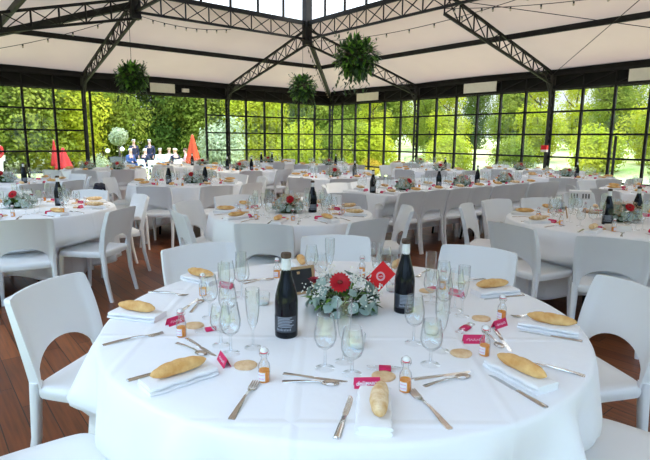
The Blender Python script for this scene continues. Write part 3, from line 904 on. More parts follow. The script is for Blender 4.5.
# ================================================================== THE FOREGROUND TABLE
AX, AY, AR = .0713, 1.965, .90
PA = 'the foreground table'
table_round('A', AX, AY, AR, PA)
limA = []
def chair_a(mid, face, label):
    o, c, f = put_chair(mid, face, label, 'chairs of ' + PA)
    d = c - Vector((AX, AY)); limA.append((math.atan2(d.y, d.x), d.length - .25))
chair_a((-1.215, 2.15), (.97, -.20), 'white arched-back chair standing whole at the left end of the foreground table')
chair_a((-1.09, 1.145), (.81, .58), 'white chair at bottom left, only its seat in view')
chair_a((-.757, 2.99), (.60, -.80), 'white chair at the left far end of the foreground table, square back facing us')
chair_a((.07, 3.32), (0.0, -1), 'white chair behind the red gerbera at the far side of the foreground table')
chair_a((.92, 2.99), (-.56, -.83), 'white chair behind the right dark bottle, smooth back facing us')
chair_a((1.385, 2.20), (-.98, -.18), 'white arched-back chair at the right end of the foreground table')
chair_a((1.245, 1.255), (-.76, .65), 'white chair at bottom right, only its seat in view')
def drop_a(th):
    t = th - R(-5); return max(.36, min(.70, 1.25/max(abs(cos(t)), abs(sin(t))) - AR))
cloth_round(AX, AY, AR, PA, limA, drop_a, 21, nth=320, amp=.05, flare=.05, folds=((-50, 3.5, .07), (-42, 5, -.04), (-58, 5, -.04), (-163, 4, .08), (-154, 5, -.03), (-118, 4, .05), (-110, 5, -.04), (-80, 6, -.03), (-70, 4, .05)))

def dirang(d): return math.atan2(d[1], d[0])
placesA = {  # place: napkin (centre, axis), bread (centre, axis), card (centre, axis), biscuit, flask, fork (tines, handle), knife (tip, handle), glasses
 'near side': dict(nap=((.128, 1.205), (-.021, -.22)), bread=((.145, 1.2), (-.023, -.166), 0), card=((.122, 1.346), (1, .06)), bis=(.175, 1.402), fl=(.226, 1.324), fork=((.238, 1.335), (.309, 1.122)), knife=((.077, 1.292), (.031, 1.087)), gl=(('tulip', .004, 1.46), ('flute', .062, 1.508), ('small', .084, 1.425))),
 'left near end': dict(nap=((-.412, 1.370), (.150, .135)), bread=((-.410, 1.366), (.128, .117), 1), card=((-.308, 1.49), (-.044, .085)), bis=(-.238, 1.468), fl=(-.17, 1.374), fork=((-.188, 1.378), (-.23, 1.156)), knife=((-.400, 1.494), (-.556, 1.367)), gl=(('tulip', -.30, 1.562), ('flute', -.235, 1.612), ('small', -.345, 1.63))),
 'left end': dict(nap=((-.722, 1.892), (.245, -.066)), bread=((-.722, 1.892), (.18, -.062), 1), card=((-.556, 1.83), (.045, .062)), bis=(-.478, 1.80), fl=(-.498, 1.704), fork=((-.562, 1.729), (-.742, 1.618)), knife=None, gl=(('tulip', -.442, 1.90), ('flute', -.395, 1.955), ('small', -.365, 1.86))),
 'left far end': dict(nap=((-.60, 2.405), (.17, -.12)), bread=((-.60, 2.41), (.16, -.10), 2), card=((-.455, 2.303), (.06, -.03)), bis=None, fl=(-.535, 2.18), fork=((-.595, 2.163), (-.79, 2.228)), knife=None, gl=(('tulip', -.415, 2.124), ('flute', -.36, 2.15), ('small', -.37, 2.23))),
 'far side left': dict(nap=((-.13, 2.70), (.05, -.2)), bread=((-.13, 2.70), (.03, -.17), 1), card=((-.088, 2.575), (1, 0)), bis=None, fl=(-.238, 2.488), fork=None, knife=None, gl=(('tulip', -.065, 2.47), ('flute', .025, 2.48), ('small', -.02, 2.40))),
 'far side right': dict(nap=((.38, 2.63), (.1, .19)), bread=((.38, 2.63), (.08, .16), 2), card=((.31, 2.53), (1, -.4)), bis=None, fl=(.192, 2.56), fork=((.46, 2.50), (.56, 2.67)), knife=None, gl=(('tulip', .295, 2.44), ('flute', .245, 2.39), ('small', .35, 2.38))),
 'right far end': dict(nap=((.775, 2.245), (.2, .06)), bread=((.765, 2.262), (.19, .06), 1), card=((.592, 2.216), (.05, -.06)), bis=(.47, 2.27), fl=(.552, 2.315), fork=((.64, 2.39), (.80, 2.50)), knife=((.70, 2.165), (.895, 2.225)), gl=(('tulip', .515, 2.155), ('flute', .465, 2.19), ('small', .455, 2.105))),
 'right end': dict(nap=((.825, 1.80), (.19, -.105)), bread=((.835, 1.802), (.15, -.088), 2), card=((.655, 1.83), (.06, .045)), bis=(.61, 1.905), fl=(.688, 1.905), fork=((.733, 1.932), (.935, 1.972)), knife=((.715, 1.79), (.897, 1.69)), gl=(('tulip', .535, 2.02), ('flute', .545, 1.945), ('small', .48, 1.98))),
 'right near end': dict(nap=((.572, 1.412), (.1, -.2)), bread=((.572, 1.40), (.09, -.15), 1), card=((.515, 1.674), (1, 0)), bis=(.446, 1.572), fl=(.520, 1.570), fork=((.616, 1.52), (.760, 1.434)), knife=((.496, 1.425), (.580, 1.24)), gl=(('tulip', .306, 1.662), ('flute', .385, 1.60), ('small', .33, 1.495))),
}
ga = lambda w: w + ' on ' + PA
for s_, d in placesA.items():
    wh = 'the %s of %s' % (s_, PA)
    (c, ax) = d['nap']; put_mesh('napkin', NAP, c[0], c[1], ZT_, dirang(ax), 'folded white napkin at ' + wh, 'napkin', ga('napkins'))
    c, ax, k = d['bread']; put_mesh('bread_roll', BREADS[k if s_ != 'near side' else 0], c[0], c[1], ZT_ + .0258, dirang(ax), 'small baguette at ' + wh, 'bread', ga('breads'))
    c, ax = d['card']; cd = place(FRONT_CARD if s_ == 'near side' else CARD, (c[0], c[1], ZT_), dirang(ax), 'folded pink place card at ' + wh, 'card', ga('place cards'))
    if s_ == 'near side':   # the readable card : white hand lettering on its front
        for body, sz, xx in (('delia', .0165, -.017), ('MARQUE', .0115, .019)):
            cu = bpy.data.curves.new('lettering', 'FONT'); cu.body = body; cu.size = sz; cu.align_x = 'CENTER'; cu.align_y = 'CENTER'; cu.extrude = .0002; cu.offset = .0003; cu.shear = .25 if body == 'delia' else 0
            cu.materials.append(M['white_ink']); tmp = link('lettering_curve', cu); bpy.context.view_layer.update(); me = bpy.data.meshes.new_from_object(tmp); bpy.data.objects.remove(tmp)
            o = link('lettering', me, cd, (xx, -.0074, .0145)); o.rotation_euler = (tilt, 0, 0)
    if d['bis']: put_mesh('biscuit', BISC, d['bis'][0], d['bis'][1], ZT_, rnd(-.3, .3), 'round golden biscuit at ' + wh, 'biscuit', ga('biscuits'))
    place(FLASK, (d['fl'][0], d['fl'][1], ZT_), -math.atan2(d['fl'][0], d['fl'][1]) + rnd(-.25, .25), 'swing-top amber syrup flask at ' + wh, 'flask', ga('syrup flasks'))
    for nm, me in (('fork', FORK), ('knife', KNIFE)):
        if d[nm]:
            p, q = Vector(d[nm][0]), Vector(d[nm][1]); c = (p+q)/2; v = p - q
            put_mesh('fork' if nm == 'fork' else 'table_knife', me, c.x, c.y, ZT_, dirang(v), 'steel %s lying at %s' % ('dinner fork' if nm == 'fork' else 'table knife', wh), nm, ga(nm + 's'))
    for kd, x, y in d['gl']: put_glass(kd, x, y, ZT_, wh, ga(kd + ' glasses'))
# dessert cutlery lying crosswise above the places
for (p, q, wh) in (((-.13, 1.405), (.070, 1.354), 'beside the flute cluster at the near side of '), ((.255, 1.372), (.455, 1.432), 'right of the nearest amber flask on '), ((-.486, 1.672), (-.360, 1.530), 'beside the left near baguette on '),
                   ((-.556, 1.965), (-.530, 2.11), 'above the left end baguette of '), ((-.40, 2.392), (-.246, 2.467), 'by the left far end place of '), ((.61, 1.775), (.60, 1.62), 'between the two right hand baguettes on ')):
    p, q = Vector(p), Vector(q); c = (p+q)/2; v = (q-p).normalized(); n_ = Vector((-v.y, v.x))
    a = dirang(v)
    o = put_mesh('dessert_spoon', SPOON, c.x - n_.x*.016, c.y - n_.y*.016, ZT_, a + .14, 'dessert spoon ' + wh + PA, 'spoon', ga('dessert spoons'))
    o = put_mesh('dessert_knife', KNIFE, c.x + n_.x*.016, c.y + n_.y*.016, ZT_, a, 'dessert knife ' + wh + PA, 'knife', ga('dessert knives'))
    o.scale = (.92, .92, .92)
# favour packets : a clear sleeve with a pink band
def make_packet():
    root = proto('favour_packet'); mb = MB()
    mb.loft([[Vector((x, .016*cos(a)*k, .006 + .006*k*sin(a))) for a in [2*pi*j/10 for j in range(10)]] for x, k in ((-.055, 1.0), (-.045, .8), (-.03, 1), (.03, 1), (.045, .8), (.055, 1))])
    mb.build('sleeve', [M['glass']], root, smooth=True)
    mb = MB(); mb.loft([[Vector((x, .0168*cos(a), .0065 + .0068*sin(a)*1.0)) for a in [2*pi*j/12 for j in range(12)]] for x in (-.018, .018)])
    mb.build('band', [M['pink']], root, smooth=True); return root
PK = make_packet()
for x, y, a, wh in ((.185, 1.455, -.1, 'behind the nearest biscuit'), (-.41, 1.765, .5, 'beside the left end biscuit'), (.50, 2.31, .6, 'by the right far end flask'), (.52, 1.80, .9, 'in front of the right end glasses')):
    place(PK, (x, y, ZT_), a, 'pink-banded favour packet ' + wh + ' on ' + PA, 'packet', ga('favour packets'))
# votive candles
def make_votive():
    root = proto('votive_candle'); mb = MB()
    out = [(.022, 0), (.026, .004), (.029, .03), (.030, .05)]; mb.lathe(out + [(r-.002, z+.002) for r, z in out][::-1], 20); mb.build('glass_cup', [M['glass']], root, smooth=True, angle=60)
    mb = MB(); mb.lathe([(.022, .007), (.025, .024), (.02, .0262), (.001, .026)], 16); mb.build('wax', [M['wax']], root, smooth=True)
    mb = MB(); mb.tube([(0, 0, .025), (.001, 0, .034)], .0008, 5); mb.build('wick', [M['dark_item']], root); return root
VOT = make_votive()
for x, y, wh in ((-.256, 2.062, 'left of the left dark bottle'), (.31, 2.27, 'behind the right dark bottle'), (.11, 1.62, 'in front of the flowers'), (.385, 1.75, 'right of the right dark bottle')):
    place(VOT, (x, y, ZT_), 0, 'white votive candle in a glass cup, ' + wh, 'candle', 'votive candles on ' + PA)
put_bottle(-.133, 1.725, 'dark wine bottle with brown cap left of the flowers on the foreground table')
put_bottle(.322, 1.995, 'dark wine bottle with pale foil right of the flowers on the foreground table')
fa = place(FLOWERS_A, (.072, 2.0, ZT_), 0, 'foreground centrepiece with red gerbera, eucalyptus and tiny white blossom', 'flowers', None)
# slate table sign with a pale wooden frame
sg = empty('table_sign', (-.11, 2.21, ZT_), R(28)); tag(sg, 'small black slate sign in a pale wooden frame behind the foreground flowers', 'sign')
mb = MB(); rot = Matrix.Rotation(R(-14), 3, 'X'); mb.box((0, .012, .062), (.135, .006, .108), rot); mb.build('slate', [M['slate']], sg)
mb = MB()
for c, s_ in (((0, .012 + .0, .118), (.16, .012, .012)), ((0, .012, .006), (.16, .012, .012)), ((-.073, .012, .062), (.012, .012, .124)), ((.073, .012, .062), (.012, .012, .124))):
    q = rot @ (Vector(c) - Vector((0, .012, .062))) + Vector((0, .012, .062)); mb.box(q, s_, rot)
mb.beam((0, .014, .10), (0, .075, .002), .012, .008)
mb.build('frame', [M['pale_wood']], sg)
# red card with a pale round emblem, stuck upright in the flowers
rc = empty('red_card', (.243, 2.16, .852)); tag(rc, 'red card with a pale round wreath emblem leaning behind the flowers', 'card')
mb = MB(); rot = Matrix.Rotation(R(12), 3, 'Z') @ Matrix.Rotation(R(-20), 3, 'X'); r2_ = rot @ Matrix.Rotation(R(-41), 3, 'Y')
mb.box((0, 0, 0), (.113, .0015, .080), r2_); mb.build('card', [M['red_card']], rc)
mb = MB(); nr = rot @ Vector((0, -1, 0))
for k in range(26):
    a = 2*pi*k/26; p = r2_ @ Vector((.0165*cos(a), -.0013, .0165*sin(a)))
    q = r2_ @ Vector((.0165*cos(a) + .005*cos(a+.9), -.0013, .0165*sin(a) + .005*sin(a+.9))); q2 = r2_ @ Vector((.0165*cos(a) + .005*cos(a+2.6), -.0013, .0165*sin(a) + .005*sin(a+2.6)))
    mb.beam(p, q, .0030, .0008, up=nr); mb.beam(p, q2, .0030, .0008, up=nr)
mb.tube([r2_ @ Vector((.0168*cos(2*pi*k/30), -.0012, .0168*sin(2*pi*k/30))) for k in range(31)], .0014, 4)
em = mb.build('emblem', [M['pale_ink']], rc)
mb = MB(); mb.tube([r2_ @ Vector((-.007 + .014*k/16, -.0012, .005*sin(k*1.4) + .004 - .0006*k)) for k in range(17)], .0008, 4); mb.build('lettering', [M['pale_ink']], em)
mb = MB(); mb.beam((-.005, .006, -.04), (-.02, -.02, -.0995), .003, .003); mb.build('stick', [M['pale_wood']], rc)

# ================================================================== THE OTHER TABLES
def drop_std(seed, lo=.50, hi=.66):
    return lambda th: lo + (hi - lo)*(.5 + .5*sin(4*th + seed))
GLASS_STUFF = MB()
def full_table(key, cx, cy, Rt, phrase, chairs, n_, phase, detail, seed, bottles, flowers, fl_rz=0, hue='b'):
    table_round(key, cx, cy, Rt, phrase)
    lim = chairs_round(cx, cy, chairs, phrase, 'chairs of ' + phrase)
    cloth_round(cx, cy, Rt, phrase, lim, drop_std(seed), seed, nth=180)
    settings_round(cx, cy, Rt, n_, phase, phrase, detail, seed)
    for i, (dx, dy) in enumerate(bottles):
        w = 'left' if dx < 0 else 'right'
        put_bottle(cx + dx, cy + dy, 'dark wine bottle %s of the flowers on %s' % (w, phrase))
    for i, (dx, dy) in enumerate(flowers):
        place(FLOWERS_B if hue == 'b' else FLOWERS_A, (cx + dx, cy + dy, ZT_), fl_rz, '%slow %s flower centrepiece on %s' % ('' if len(flowers) < 2 else 'left ' if dx < 0 else 'right ', 'cream and red' if hue == 'b' else 'white and red', phrase), 'flowers', None)
B = ('B', -.32, 4.80, .76, 'the middle table behind the foreground')
full_table(*B, [(-98, 1.04, 0), (-48, 1.03, 0), (2, 1.12, 0), (-157, 1.05, 8), (166, 1.10, -4), (129, 1.14, 0), (75, 1.14, 0)], 9, -96, 3, 31, [(.20, .02)], [(-.03, .0)])
Cc = ('C', -2.95, 4.90, .86, 'the left edge table')
full_table(*Cc, [(-59, 1.22, -3, 'white arched-back chair cut by the left picture edge, back to us'), (-17, 1.20, 8, 'white chair pulled out on the left of the aisle, seen side-on from behind'), (38, 1.19, 0), (83, 1.24, 0), (125, 1.2, 0)], 9, -75, 3, 41, [(.28, .22)], [(-.02, .05)], hue='a')
D = ('D', 2.50, 4.45, .86, 'the right edge table')
full_table(*D, [(-152, 1.24, 0), (-118, 1.27, 0), (151, 1.28, 0), (122, 1.26, 0), (95, 1.27, 0)], 9, -128, 3, 51, [(-.13, -.18), (.26, .06)], [(.10, .0)])
E_ = ('E', -2.15, 7.95, .85, 'the second table left of aisle')
full_table(*E_, [(-93, 1.35, 0), (-58, 1.36, 0), (-30, 1.30, 0), (178, 1.25, 0), (-140, 1.3, 0), (60, 1.25, 0), (110, 1.25, 0), (25, 1.25, 0)], 9, -92, 2.6, 61, [(-.18, -.30), (.28, .05)], [(.12, -.05)], hue='a')
G = ('G', .15, 9.65, .85, 'the table beyond the long table')
full_table(*G, [(-113, 1.45, 0), (-84, 1.42, 0), (-50, 1.32, 0), (60, 1.25, 0), (120, 1.25, 0)], 9, -95, 2, 71, [(.40, .1)], [(.0, -.1)])
H_ = ('H', -1.90, 11.35, .85, 'the third row middle table')
full_table(*H_, [(-71, 1.40, 0), (-110, 1.3, 0), (-35, 1.3, 0), (70, 1.25, 0), (130, 1.25, 0)], 9, -90, 2, 81, [(-.25, -.05), (.28, -.05)], [(0, 0)])
L_ = ('L', -4.75, 7.70, .85, 'the second row left edge table')
full_table(*L_, [(-43, 1.24, 0), (-14, 1.15, 0), (25, 1.12, 0), (62, 1.2, 0), (-80, 1.3, 0)], 9, -85, 2, 91, [(.30, -.1)], [(-.05, 0)], hue='a')
U_ = ('U', 4.75, 10.10, .85, 'the middle right window table')
full_table(*U_, [(-118, 1.42, 0), (-88, 1.4, 0), (-60, 1.3, 0), (60, 1.25, 0), (150, 1.25, 0)], 9, -100, 2, 101, [(.12, -.1)], [(.02, .1)])
V_ = ('V', 4.85, 7.30, .85, 'the second row right edge table')
full_table(*V_, [(-157, 1.25, 0), (-124, 1.25, 0), (-90, 1.3, 0), (170, 1.3, 0), (120, 1.25, 0)], 9, -110, 2, 111, [(.0, .1)], [(.2, .1)])
far = [
 ('M', -4.75, 11.05, 'the table near the red parasols', [(-52, 1.35, 0), (-82, 1.35, 0), (-110, 1.35, 0), (0, 1.3, 0), (90, 1.25, 0)], [], [(-.3, -.1), (.3, .0)]),
 ('N', -3.45, 13.00, 'the table before the open doorway', [(-100, 1.3, 0), (-60, 1.3, 0), (-20, 1.3, 0), (90, 1.25, 0)], [(.1, 0)], [(.35, 0)]),
 ('P', -1.75, 15.00, 'the far left glass wall table', [(-110, 1.3, 0), (-70, 1.3, 0), (60, 1.25, 0)], [(-.1, -.1), (.2, 0)], [(.05, .1)]),
 ('Q', .05, 13.75, 'the table nearest the glass corner', [(-120, 1.3, 0), (-90, 1.3, 0), (-55, 1.3, 0), (80, 1.25, 0)], [(.22, 0)], [(.02, 0)]),
 ('R', 2.40, 11.95, 'the far table right of centre', [(-125, 1.3, 0), (-95, 1.3, 0), (-60, 1.3, 0), (140, 1.25, 0)], [(.35, -.05)], [(.18, -.2)]),
 ('S', 2.75, 15.20, 'the farthest right wall table', [(-110, 1.3, 0), (-70, 1.3, 0)], [], [(0, 0)]),
 ('T', 4.60, 12.40, 'the far right window table', [(-125, 1.3, 0), (-95, 1.3, 0), (-65, 1.3, 0), (90, 1.25, 0)], [], [(.05, 0)])]
far_tables = []
for i, (k, cx, cy, ph, ch, bt, flw) in enumerate(far):
    full_table(k, cx, cy, .85, ph, ch, 9, -95 + 7*i, 1, 200 + i*7, bt, flw)
    far_tables.append((cx, cy))
# the long table and its row of chairs
FP, FE, FN = Vector((.76, 6.33)), Vector((.80, .60)), Vector((-.60, .80))
FL_, FD = 3.66, .86
def fpt(s_, t_): p = FP + FE*s_ + FN*t_; return p.x, p.y
PF = 'the long table'
frz = math.atan2(FE.y, FE.x)
t = empty('long_table', (*fpt(FL_/2, FD/2), 0), frz); tag(t, 'long rectangular banquet table under white cloth behind the chair row', 'table')
mb = MB(); mb.box((0, 0, .73), (FL_-.02, FD-.02, .03)); mb.build('tabletop', [M['pale_wood']], t)
for sx in (-1, -.02, .02, 1):
    for sy in (-1, 1):
        mb = MB(); mb.tube([(sx*(FL_/2-.35), sy*(FD/2-.12), .72), (sx*(FL_/2-.25) if abs(sx) == 1 else sx*8, sy*(FD/2-.16), 0)], .015, 8); mb.build('leg', [M['iron']], t, smooth=True)
random.seed(77)
mb = MB(); rings = []
def rect_loop(hx, hy, z, fold, rad=.02):
    pts = []; n1, n2 = 70, 22
    per = [(-hx + 2*hx*i/n1, -hy) for i in range(n1)] + [(hx, -hy + 2*hy*i/n2) for i in range(n2)] + [(hx - 2*hx*i/n1, hy) for i in range(n1)] + [(-hx, hy - 2*hy*i/n2) for i in range(n2)]
    for i, (x, y) in enumerate(per):
        f = fold*(.5*sin(i*.55) + .3*sin(i*1.1 + 1) + .6)
        side = 0 if i < n1 else 1 if i < n1+n2 else 2 if i < 2*n1+n2 else 3
        dx, dy = ((0, -1), (1, 0), (0, 1), (-1, 0))[side]
        if side in (0, 2) and z < .68: f = min(f, .012) - (.28 if z < .62 else .28*(.68-z)/.06)*(1 if side == 0 else 0)
        pts.append(Vector((x + dx*f, y + dy*f, z)))
    return pts
for k_ in (.02, .5, .9): rings.append(rect_loop(FL_/2*k_, FD/2*k_, .7500, 0))
rings.append(rect_loop(FL_/2-.004, FD/2-.004, .7495, 0)); rings.append(rect_loop(FL_/2+.002, FD/2+.002, .74, 0))
for j in range(1, 9): rings.append(rect_loop(FL_/2 + .004 + .03*j/8, FD/2 + .004 + .01*j/8, .74 - .52*j/8, .03*j/8))
mb.loft(rings, cap=False); o = mb.build('tablecloth', [M['cloth']], None, smooth=True); o.location = (*fpt(FL_/2, FD/2), 0); o.rotation_euler = (0, 0, frz)
tag(o, 'white tablecloth hanging to knee height over the long table', 'tablecloth')
ORD = ['first', 'second', 'third', 'fourth', 'fifth', 'sixth', 'seventh', 'eighth']
for i in range(8):
    x, y = fpt(.20 + .452*i, -.27 + rnd(-.02, .02))
    put_chair((x, y), (FN.x + rnd(-.03, .03), FN.y), '%s white chair from the left in the near row at the long table' % ORD[i], 'near row of chairs at the long table')
    x, y = fpt(.20 + .452*i, FD + .40 + rnd(-.02, .02))
    put_chair((x, y), (-FN.x, -FN.y), '%s white chair from the left in the far row at the long table' % ORD[i], 'far row of chairs at the long table')
put_chair((.26, 6.02), (.31, .95), 'broad white chair back standing at the left end of the long table, back to us', 'end chairs at the long table')
put_chair((-.03, 6.98), (.85, .0), 'white chair facing the left end of the long table', 'end chairs at the long table')
for side in (0, 1):
    for i in range(8):
        s_ = .20 + .452*i; tt = (lambda v: v) if side == 0 else (lambda v: FD - v)
        wh = 'the %s place from the left on the %s side of the long table' % (ORD[i], 'near' if side == 0 else 'far')
        short = '%s place from left, %s side of the long table' % (ORD[i], 'near' if side == 0 else 'far')
        ax = frz + (pi/2 if side == 0 else -pi/2)
        put_mesh('napkin', NAP, *fpt(s_, tt(.13)), ZT_, ax, 'folded white napkin at ' + short, 'napkin', 'napkins on ' + PF)
        put_mesh('bread_roll', BREADS[i % 3], *fpt(s_, tt(.13)), ZT_ + .0258, ax + rnd(-.15, .15), 'baguette on napkin at ' + short, 'bread', 'breads on ' + PF)
        place(CARD, (*fpt(s_ - .02, tt(.262)), ZT_), ax + pi/2 + rnd(-.3, .3), 'pink place card at ' + short, 'card', 'place cards on ' + PF)
        place(FLASK, (*fpt(s_ + .13, tt(.25)), ZT_), ax - pi/2 + rnd(-.5, .5), 'amber syrup flask at ' + short, 'flask', 'syrup flasks on ' + PF)
        put_glass('tulip', *fpt(s_ - .115, tt(.26 + rnd(-.01, .01))), ZT_, short, 'tulip glasses on ' + PF)
        put_glass('flute', *fpt(s_ - .10, tt(.335 + rnd(-.01, .01))), ZT_, short, 'flutes on ' + PF)
for s_, lb in ((.10, 'left end'), (1.45, 'middle'), (2.35, 'right half')):
    put_bottle(*fpt(s_, FD/2 + (-.06 if s_ < .5 else 0)), 'dark wine bottle standing near the %s of the long table' % lb)
for s_, lb in ((.75, 'left half'), (1.98, 'middle'), (3.1, 'right end')):
    place(FLOWERS_B, (*fpt(s_, FD/2), ZT_), frz, 'low cream and red flower centrepiece on the %s of the long table' % lb, 'flowers', None)
# glasses on the far tables : more than anyone could count one by one
gm = []
for kd in ('tulip', 'flute'):
    me = GL[kd]; gm.append(([v.co.copy() for v in me.vertices], [tuple(p.vertices) for p in me.polygons]))
def low_glass(kind):
    mb = MB()
    prof = [(.030, 0), (.005, .006), (.004, .062), (.027, .08), (.034, .11), (.026, .172)] if kind == 0 else [(.028, 0), (.005, .006), (.004, .064), (.02, .10), (.0235, .2)]
    mb.lathe(prof, 10, cap=False); return mb
lg = [low_glass(0), low_glass(1)]
random.seed(301)
for cx, cy in far_tables:
    for i in range(9):
        for kk, dr, da in ((0, .40, -.15), (1, .44, .05), (0, .37, -.36)):
            x, y = at_angle(cx, cy, 2*pi*i/9 + da + rnd(-.05, .05), .85 - dr)
            GLASS_STUFF.add([(vx + x, vy + y, vz + ZT_) for vx, vy, vz in lg[kk].v], lg[kk].f)
o = GLASS_STUFF.build('wine_glasses', [M['glass']], smooth=True); tag(o, 'crowd of stemmed glasses on the farthest tables by the glass walls', 'glasses', kind='stuff')

# things on the right edge table
mb = MB(); mb.box((0, 0, .022), (.16, .10, .044)); o = mb.build('wooden_block', [M['banner']]); o.location = (2.30, 3.98, ZT_); tag(o, 'low white block in front of the bottles on the right edge table', 'block')
mb = MB(); mb.lathe([(.02, 0), (.10, .0), (.105, .006), (.105, .016), (.10, .02), (.001, .02)], 24); o = mb.build('wooden_board', [M['wood']], smooth=True, angle=40); o.location = (2.62, 4.98, ZT_); tag(o, 'round brown wooden board at the far side of the right edge table', 'board')
mb = MB(); mb.box((0, .0, .055), (.075, .004, .11), Matrix.Rotation(R(-12), 3, 'X')); mb.beam((0, .01, .09), (0, .05, .002), .01, .004); o = mb.build('menu_stand', [M['wood']]); o.location = (2.18, 4.60, ZT_); o.rotation_euler = (0, 0, R(60)); tag(o, 'narrow brown menu stand among the glasses on the right edge table', 'menu stand')
mb = MB(); mb.loft([[Vector((.13*k*cos(2*pi*j/20), .035*k*sin(2*pi*j/20), z)) for j in range(20)] for k, z in ((.7, 0), (1, .012), (1.04, .02), (.98, .02), (.66, .006))]); o = mb.build('oblong_tray', [M['dark_item']], smooth=True, angle=50); o.location = (2.36, 5.19, ZT_); o.rotation_euler = (0, 0, R(20)); tag(o, 'small dark oblong tray at the back of the right edge table', 'tray')
# striped paper leaning beyond it, on the chair in front of the right rear table
sp = empty('striped_paper', (3.13, 6.31, .835), R(-15)); 
tag(sp, 'white paper with dark vertical stripes lying over a chair back behind the right edge table', 'paper')
put_chair((3.13, 6.38), (.26, -1), 'white chair with striped paper over its back behind the right edge table', 'chairs of the right edge table')
mb = MB(); rings = [[Vector((x, y, z)) for y, z in ((-.045, -.10), (-.03, 0), (0, .012), (.028, 0), (.034, -.05), (.032, -.05), (.026, -.002), (0, .009), (-.027, -.002), (-.043, -.10))] for x in (-.125, .125)]
mb.loft(rings); mb.build('sheet', [M['white_label']], sp)
for k in range(7):
    if k == 3: continue
    mb = MB(); x = -.10 + k*.033; mb.beam((x, -.0475, -.085), (x, -.036, -.03), .014, .001, up=(0, -1, 0)); mb.build('stripe', [M['dark_item']], sp)
# dark jacket over a chair back
jk = empty('jacket', (-2.84, 6.50, 0), math.atan2(.40, .92) - pi/2); tag(jk, 'dark navy jacket hung over a white chair back behind the left edge table', 'jacket')
put_chair((-2.84, 6.50), (.92, .40), 'white chair with the dark jacket hanging over its back', 'chairs of the second row')
mb = MB(); rings = []
for i in range(13):
    u = -1 + 2*i/12; w = .235*u; top = .83 + .035*(1 - abs(u)**2.2); bot = .40 + .03*sin(u*5)
    yb = -.10 - .015*cos(u*3)
    rings.append([Vector((w, yb - .05, bot)), Vector((w*1.02, yb + .03, .66)), Vector((w, -.012 - .03, top - .02)), Vector((w, 0, top)), Vector((w, .045, top - .02)), Vector((w, .06, .66)), Vector((w, .065, .56)),
                  Vector((w, .05, .56)), Vector((w, .045, .66)), Vector((w, .03, top - .035)), Vector((w, 0, top - .012)), Vector((w, -.03, top - .035)), Vector((w, yb + .05, .66)), Vector((w, yb - .03, bot))])
mb.loft(rings); mb.build('body', [M['navy']], jk, smooth=True)
for sx in (-1, 1):
    mb = MB(); mb.tube([(sx*.20, -.03, .82), (sx*.25, -.06, .72), (sx*.26, -.08, .58), (sx*.25, -.10, .40)], [.05, .055, .05, .04], 10); mb.build('sleeve', [M['navy']], jk, smooth=True)
# thin black pole by the right windows, red box on the post
ps = empty('pole_stand', (6.05, 10.9, 0)); tag(ps, 'thin black vertical pole standing before the right windows', 'pole')
mb = MB(); mb.tube([(0, 0, .02), (0, 0, 1.55)], .03, 8); mb.build('pole', [M['dark_item']], ps, smooth=True)
mb = MB(); mb.lathe([(.18, 0), (.18, .015), (.05, .025), (.001, .03)], 20); mb.build('base', [M['dark_item']], ps, smooth=True)
pp = W(.24, 2*BAY); rb_ = empty('alarm_box', (pp.x, pp.y, 1.22), math.atan2(V.y, V.x)); tag(rb_, 'small red box with a pale front fixed to the right wall column', 'alarm')
mb = MB(); mb.box((0, 0, .04), (.16, .1, .12)); mb.build('casing', [M['red_card']], rb_); mb = MB(); mb.box((0, 0, -.05), (.16, .1, .06)); mb.build('front', [M['banner']], rb_)

# ================================================================== hanging greenery, string lights
def greenery(name, loc, rad, top, label, seed, n_=900):
    random.seed(seed); root = empty(name, loc); tag(root, label, 'hanging plant')
    for k, (mname, cnt) in enumerate((('deep_foliage', int(n_*.68)), ('foliage', int(n_*.32)))):
        mb = MB()
        for i in range(cnt):
            d = Vector((random.gauss(0, 1), random.gauss(0, 1), random.gauss(0, 1))).normalized()
            r = rad*(rnd(.45, 1.0)); p = Vector((d.x*r, d.y*r, d.z*r*.88))
            leaf_fan(mb, p, d + Vector((rnd(-.8, .8), rnd(-.8, .8), rnd(-1.1, .4))), rnd(.07, .14), rnd(.035, .06), rnd(-.3, .3), seg=3)
        if k == 0:
            for i in range(9):
                th = rnd(0, 6.28); p = Vector((cos(th)*rad*.7, sin(th)*rad*.7, -rad*.55))
                for q in range(7): leaf_fan(mb, p + Vector((cos(th)*.02*q, sin(th)*.02*q, -.05*q)), (rnd(-1, 1), rnd(-1, 1), -.8), .08, .035, .2, seg=2)
            for i in range(6):
                th = rnd(0, 6.28); p = Vector((cos(th)*rad*.7, sin(th)*rad*.7, rad*.6))
                for q in range(4): leaf_fan(mb, p + Vector((cos(th)*.04*q, sin(th)*.04*q, .03*q)), (rnd(-1, 1), rnd(-1, 1), .6), .07, .03, .2, seg=2)
        mb.build('foliage' if k else 'dark_foliage', [M[mname]], root, smooth=True)
    mb = MB(); mb.sphere((0, 0, 0), rad*.55, 12, 8); mb.build('core', [M['bark']], root, smooth=True)
    mb = MB(); mb.tube([(0, 0, rad*.5), (0, 0, top - loc[2])], .005, 5); mb.build('cable', [M['iron']], root)
    random.seed(18)
greenery('hanging_greenery', (.44, 8.0, 2.63), .31, 4.6, 'largest ball of greenery hanging right of the lantern corner', 1)
greenery('hanging_greenery', (-.58, 13.0, 2.66), .33, 4.2, 'ball of greenery hanging low before the glass corner', 2)
greenery('hanging_greenery', (-3.80, 10.4, 2.59), .28, 3.9, 'ball of greenery hanging on the left before the doorway', 3)
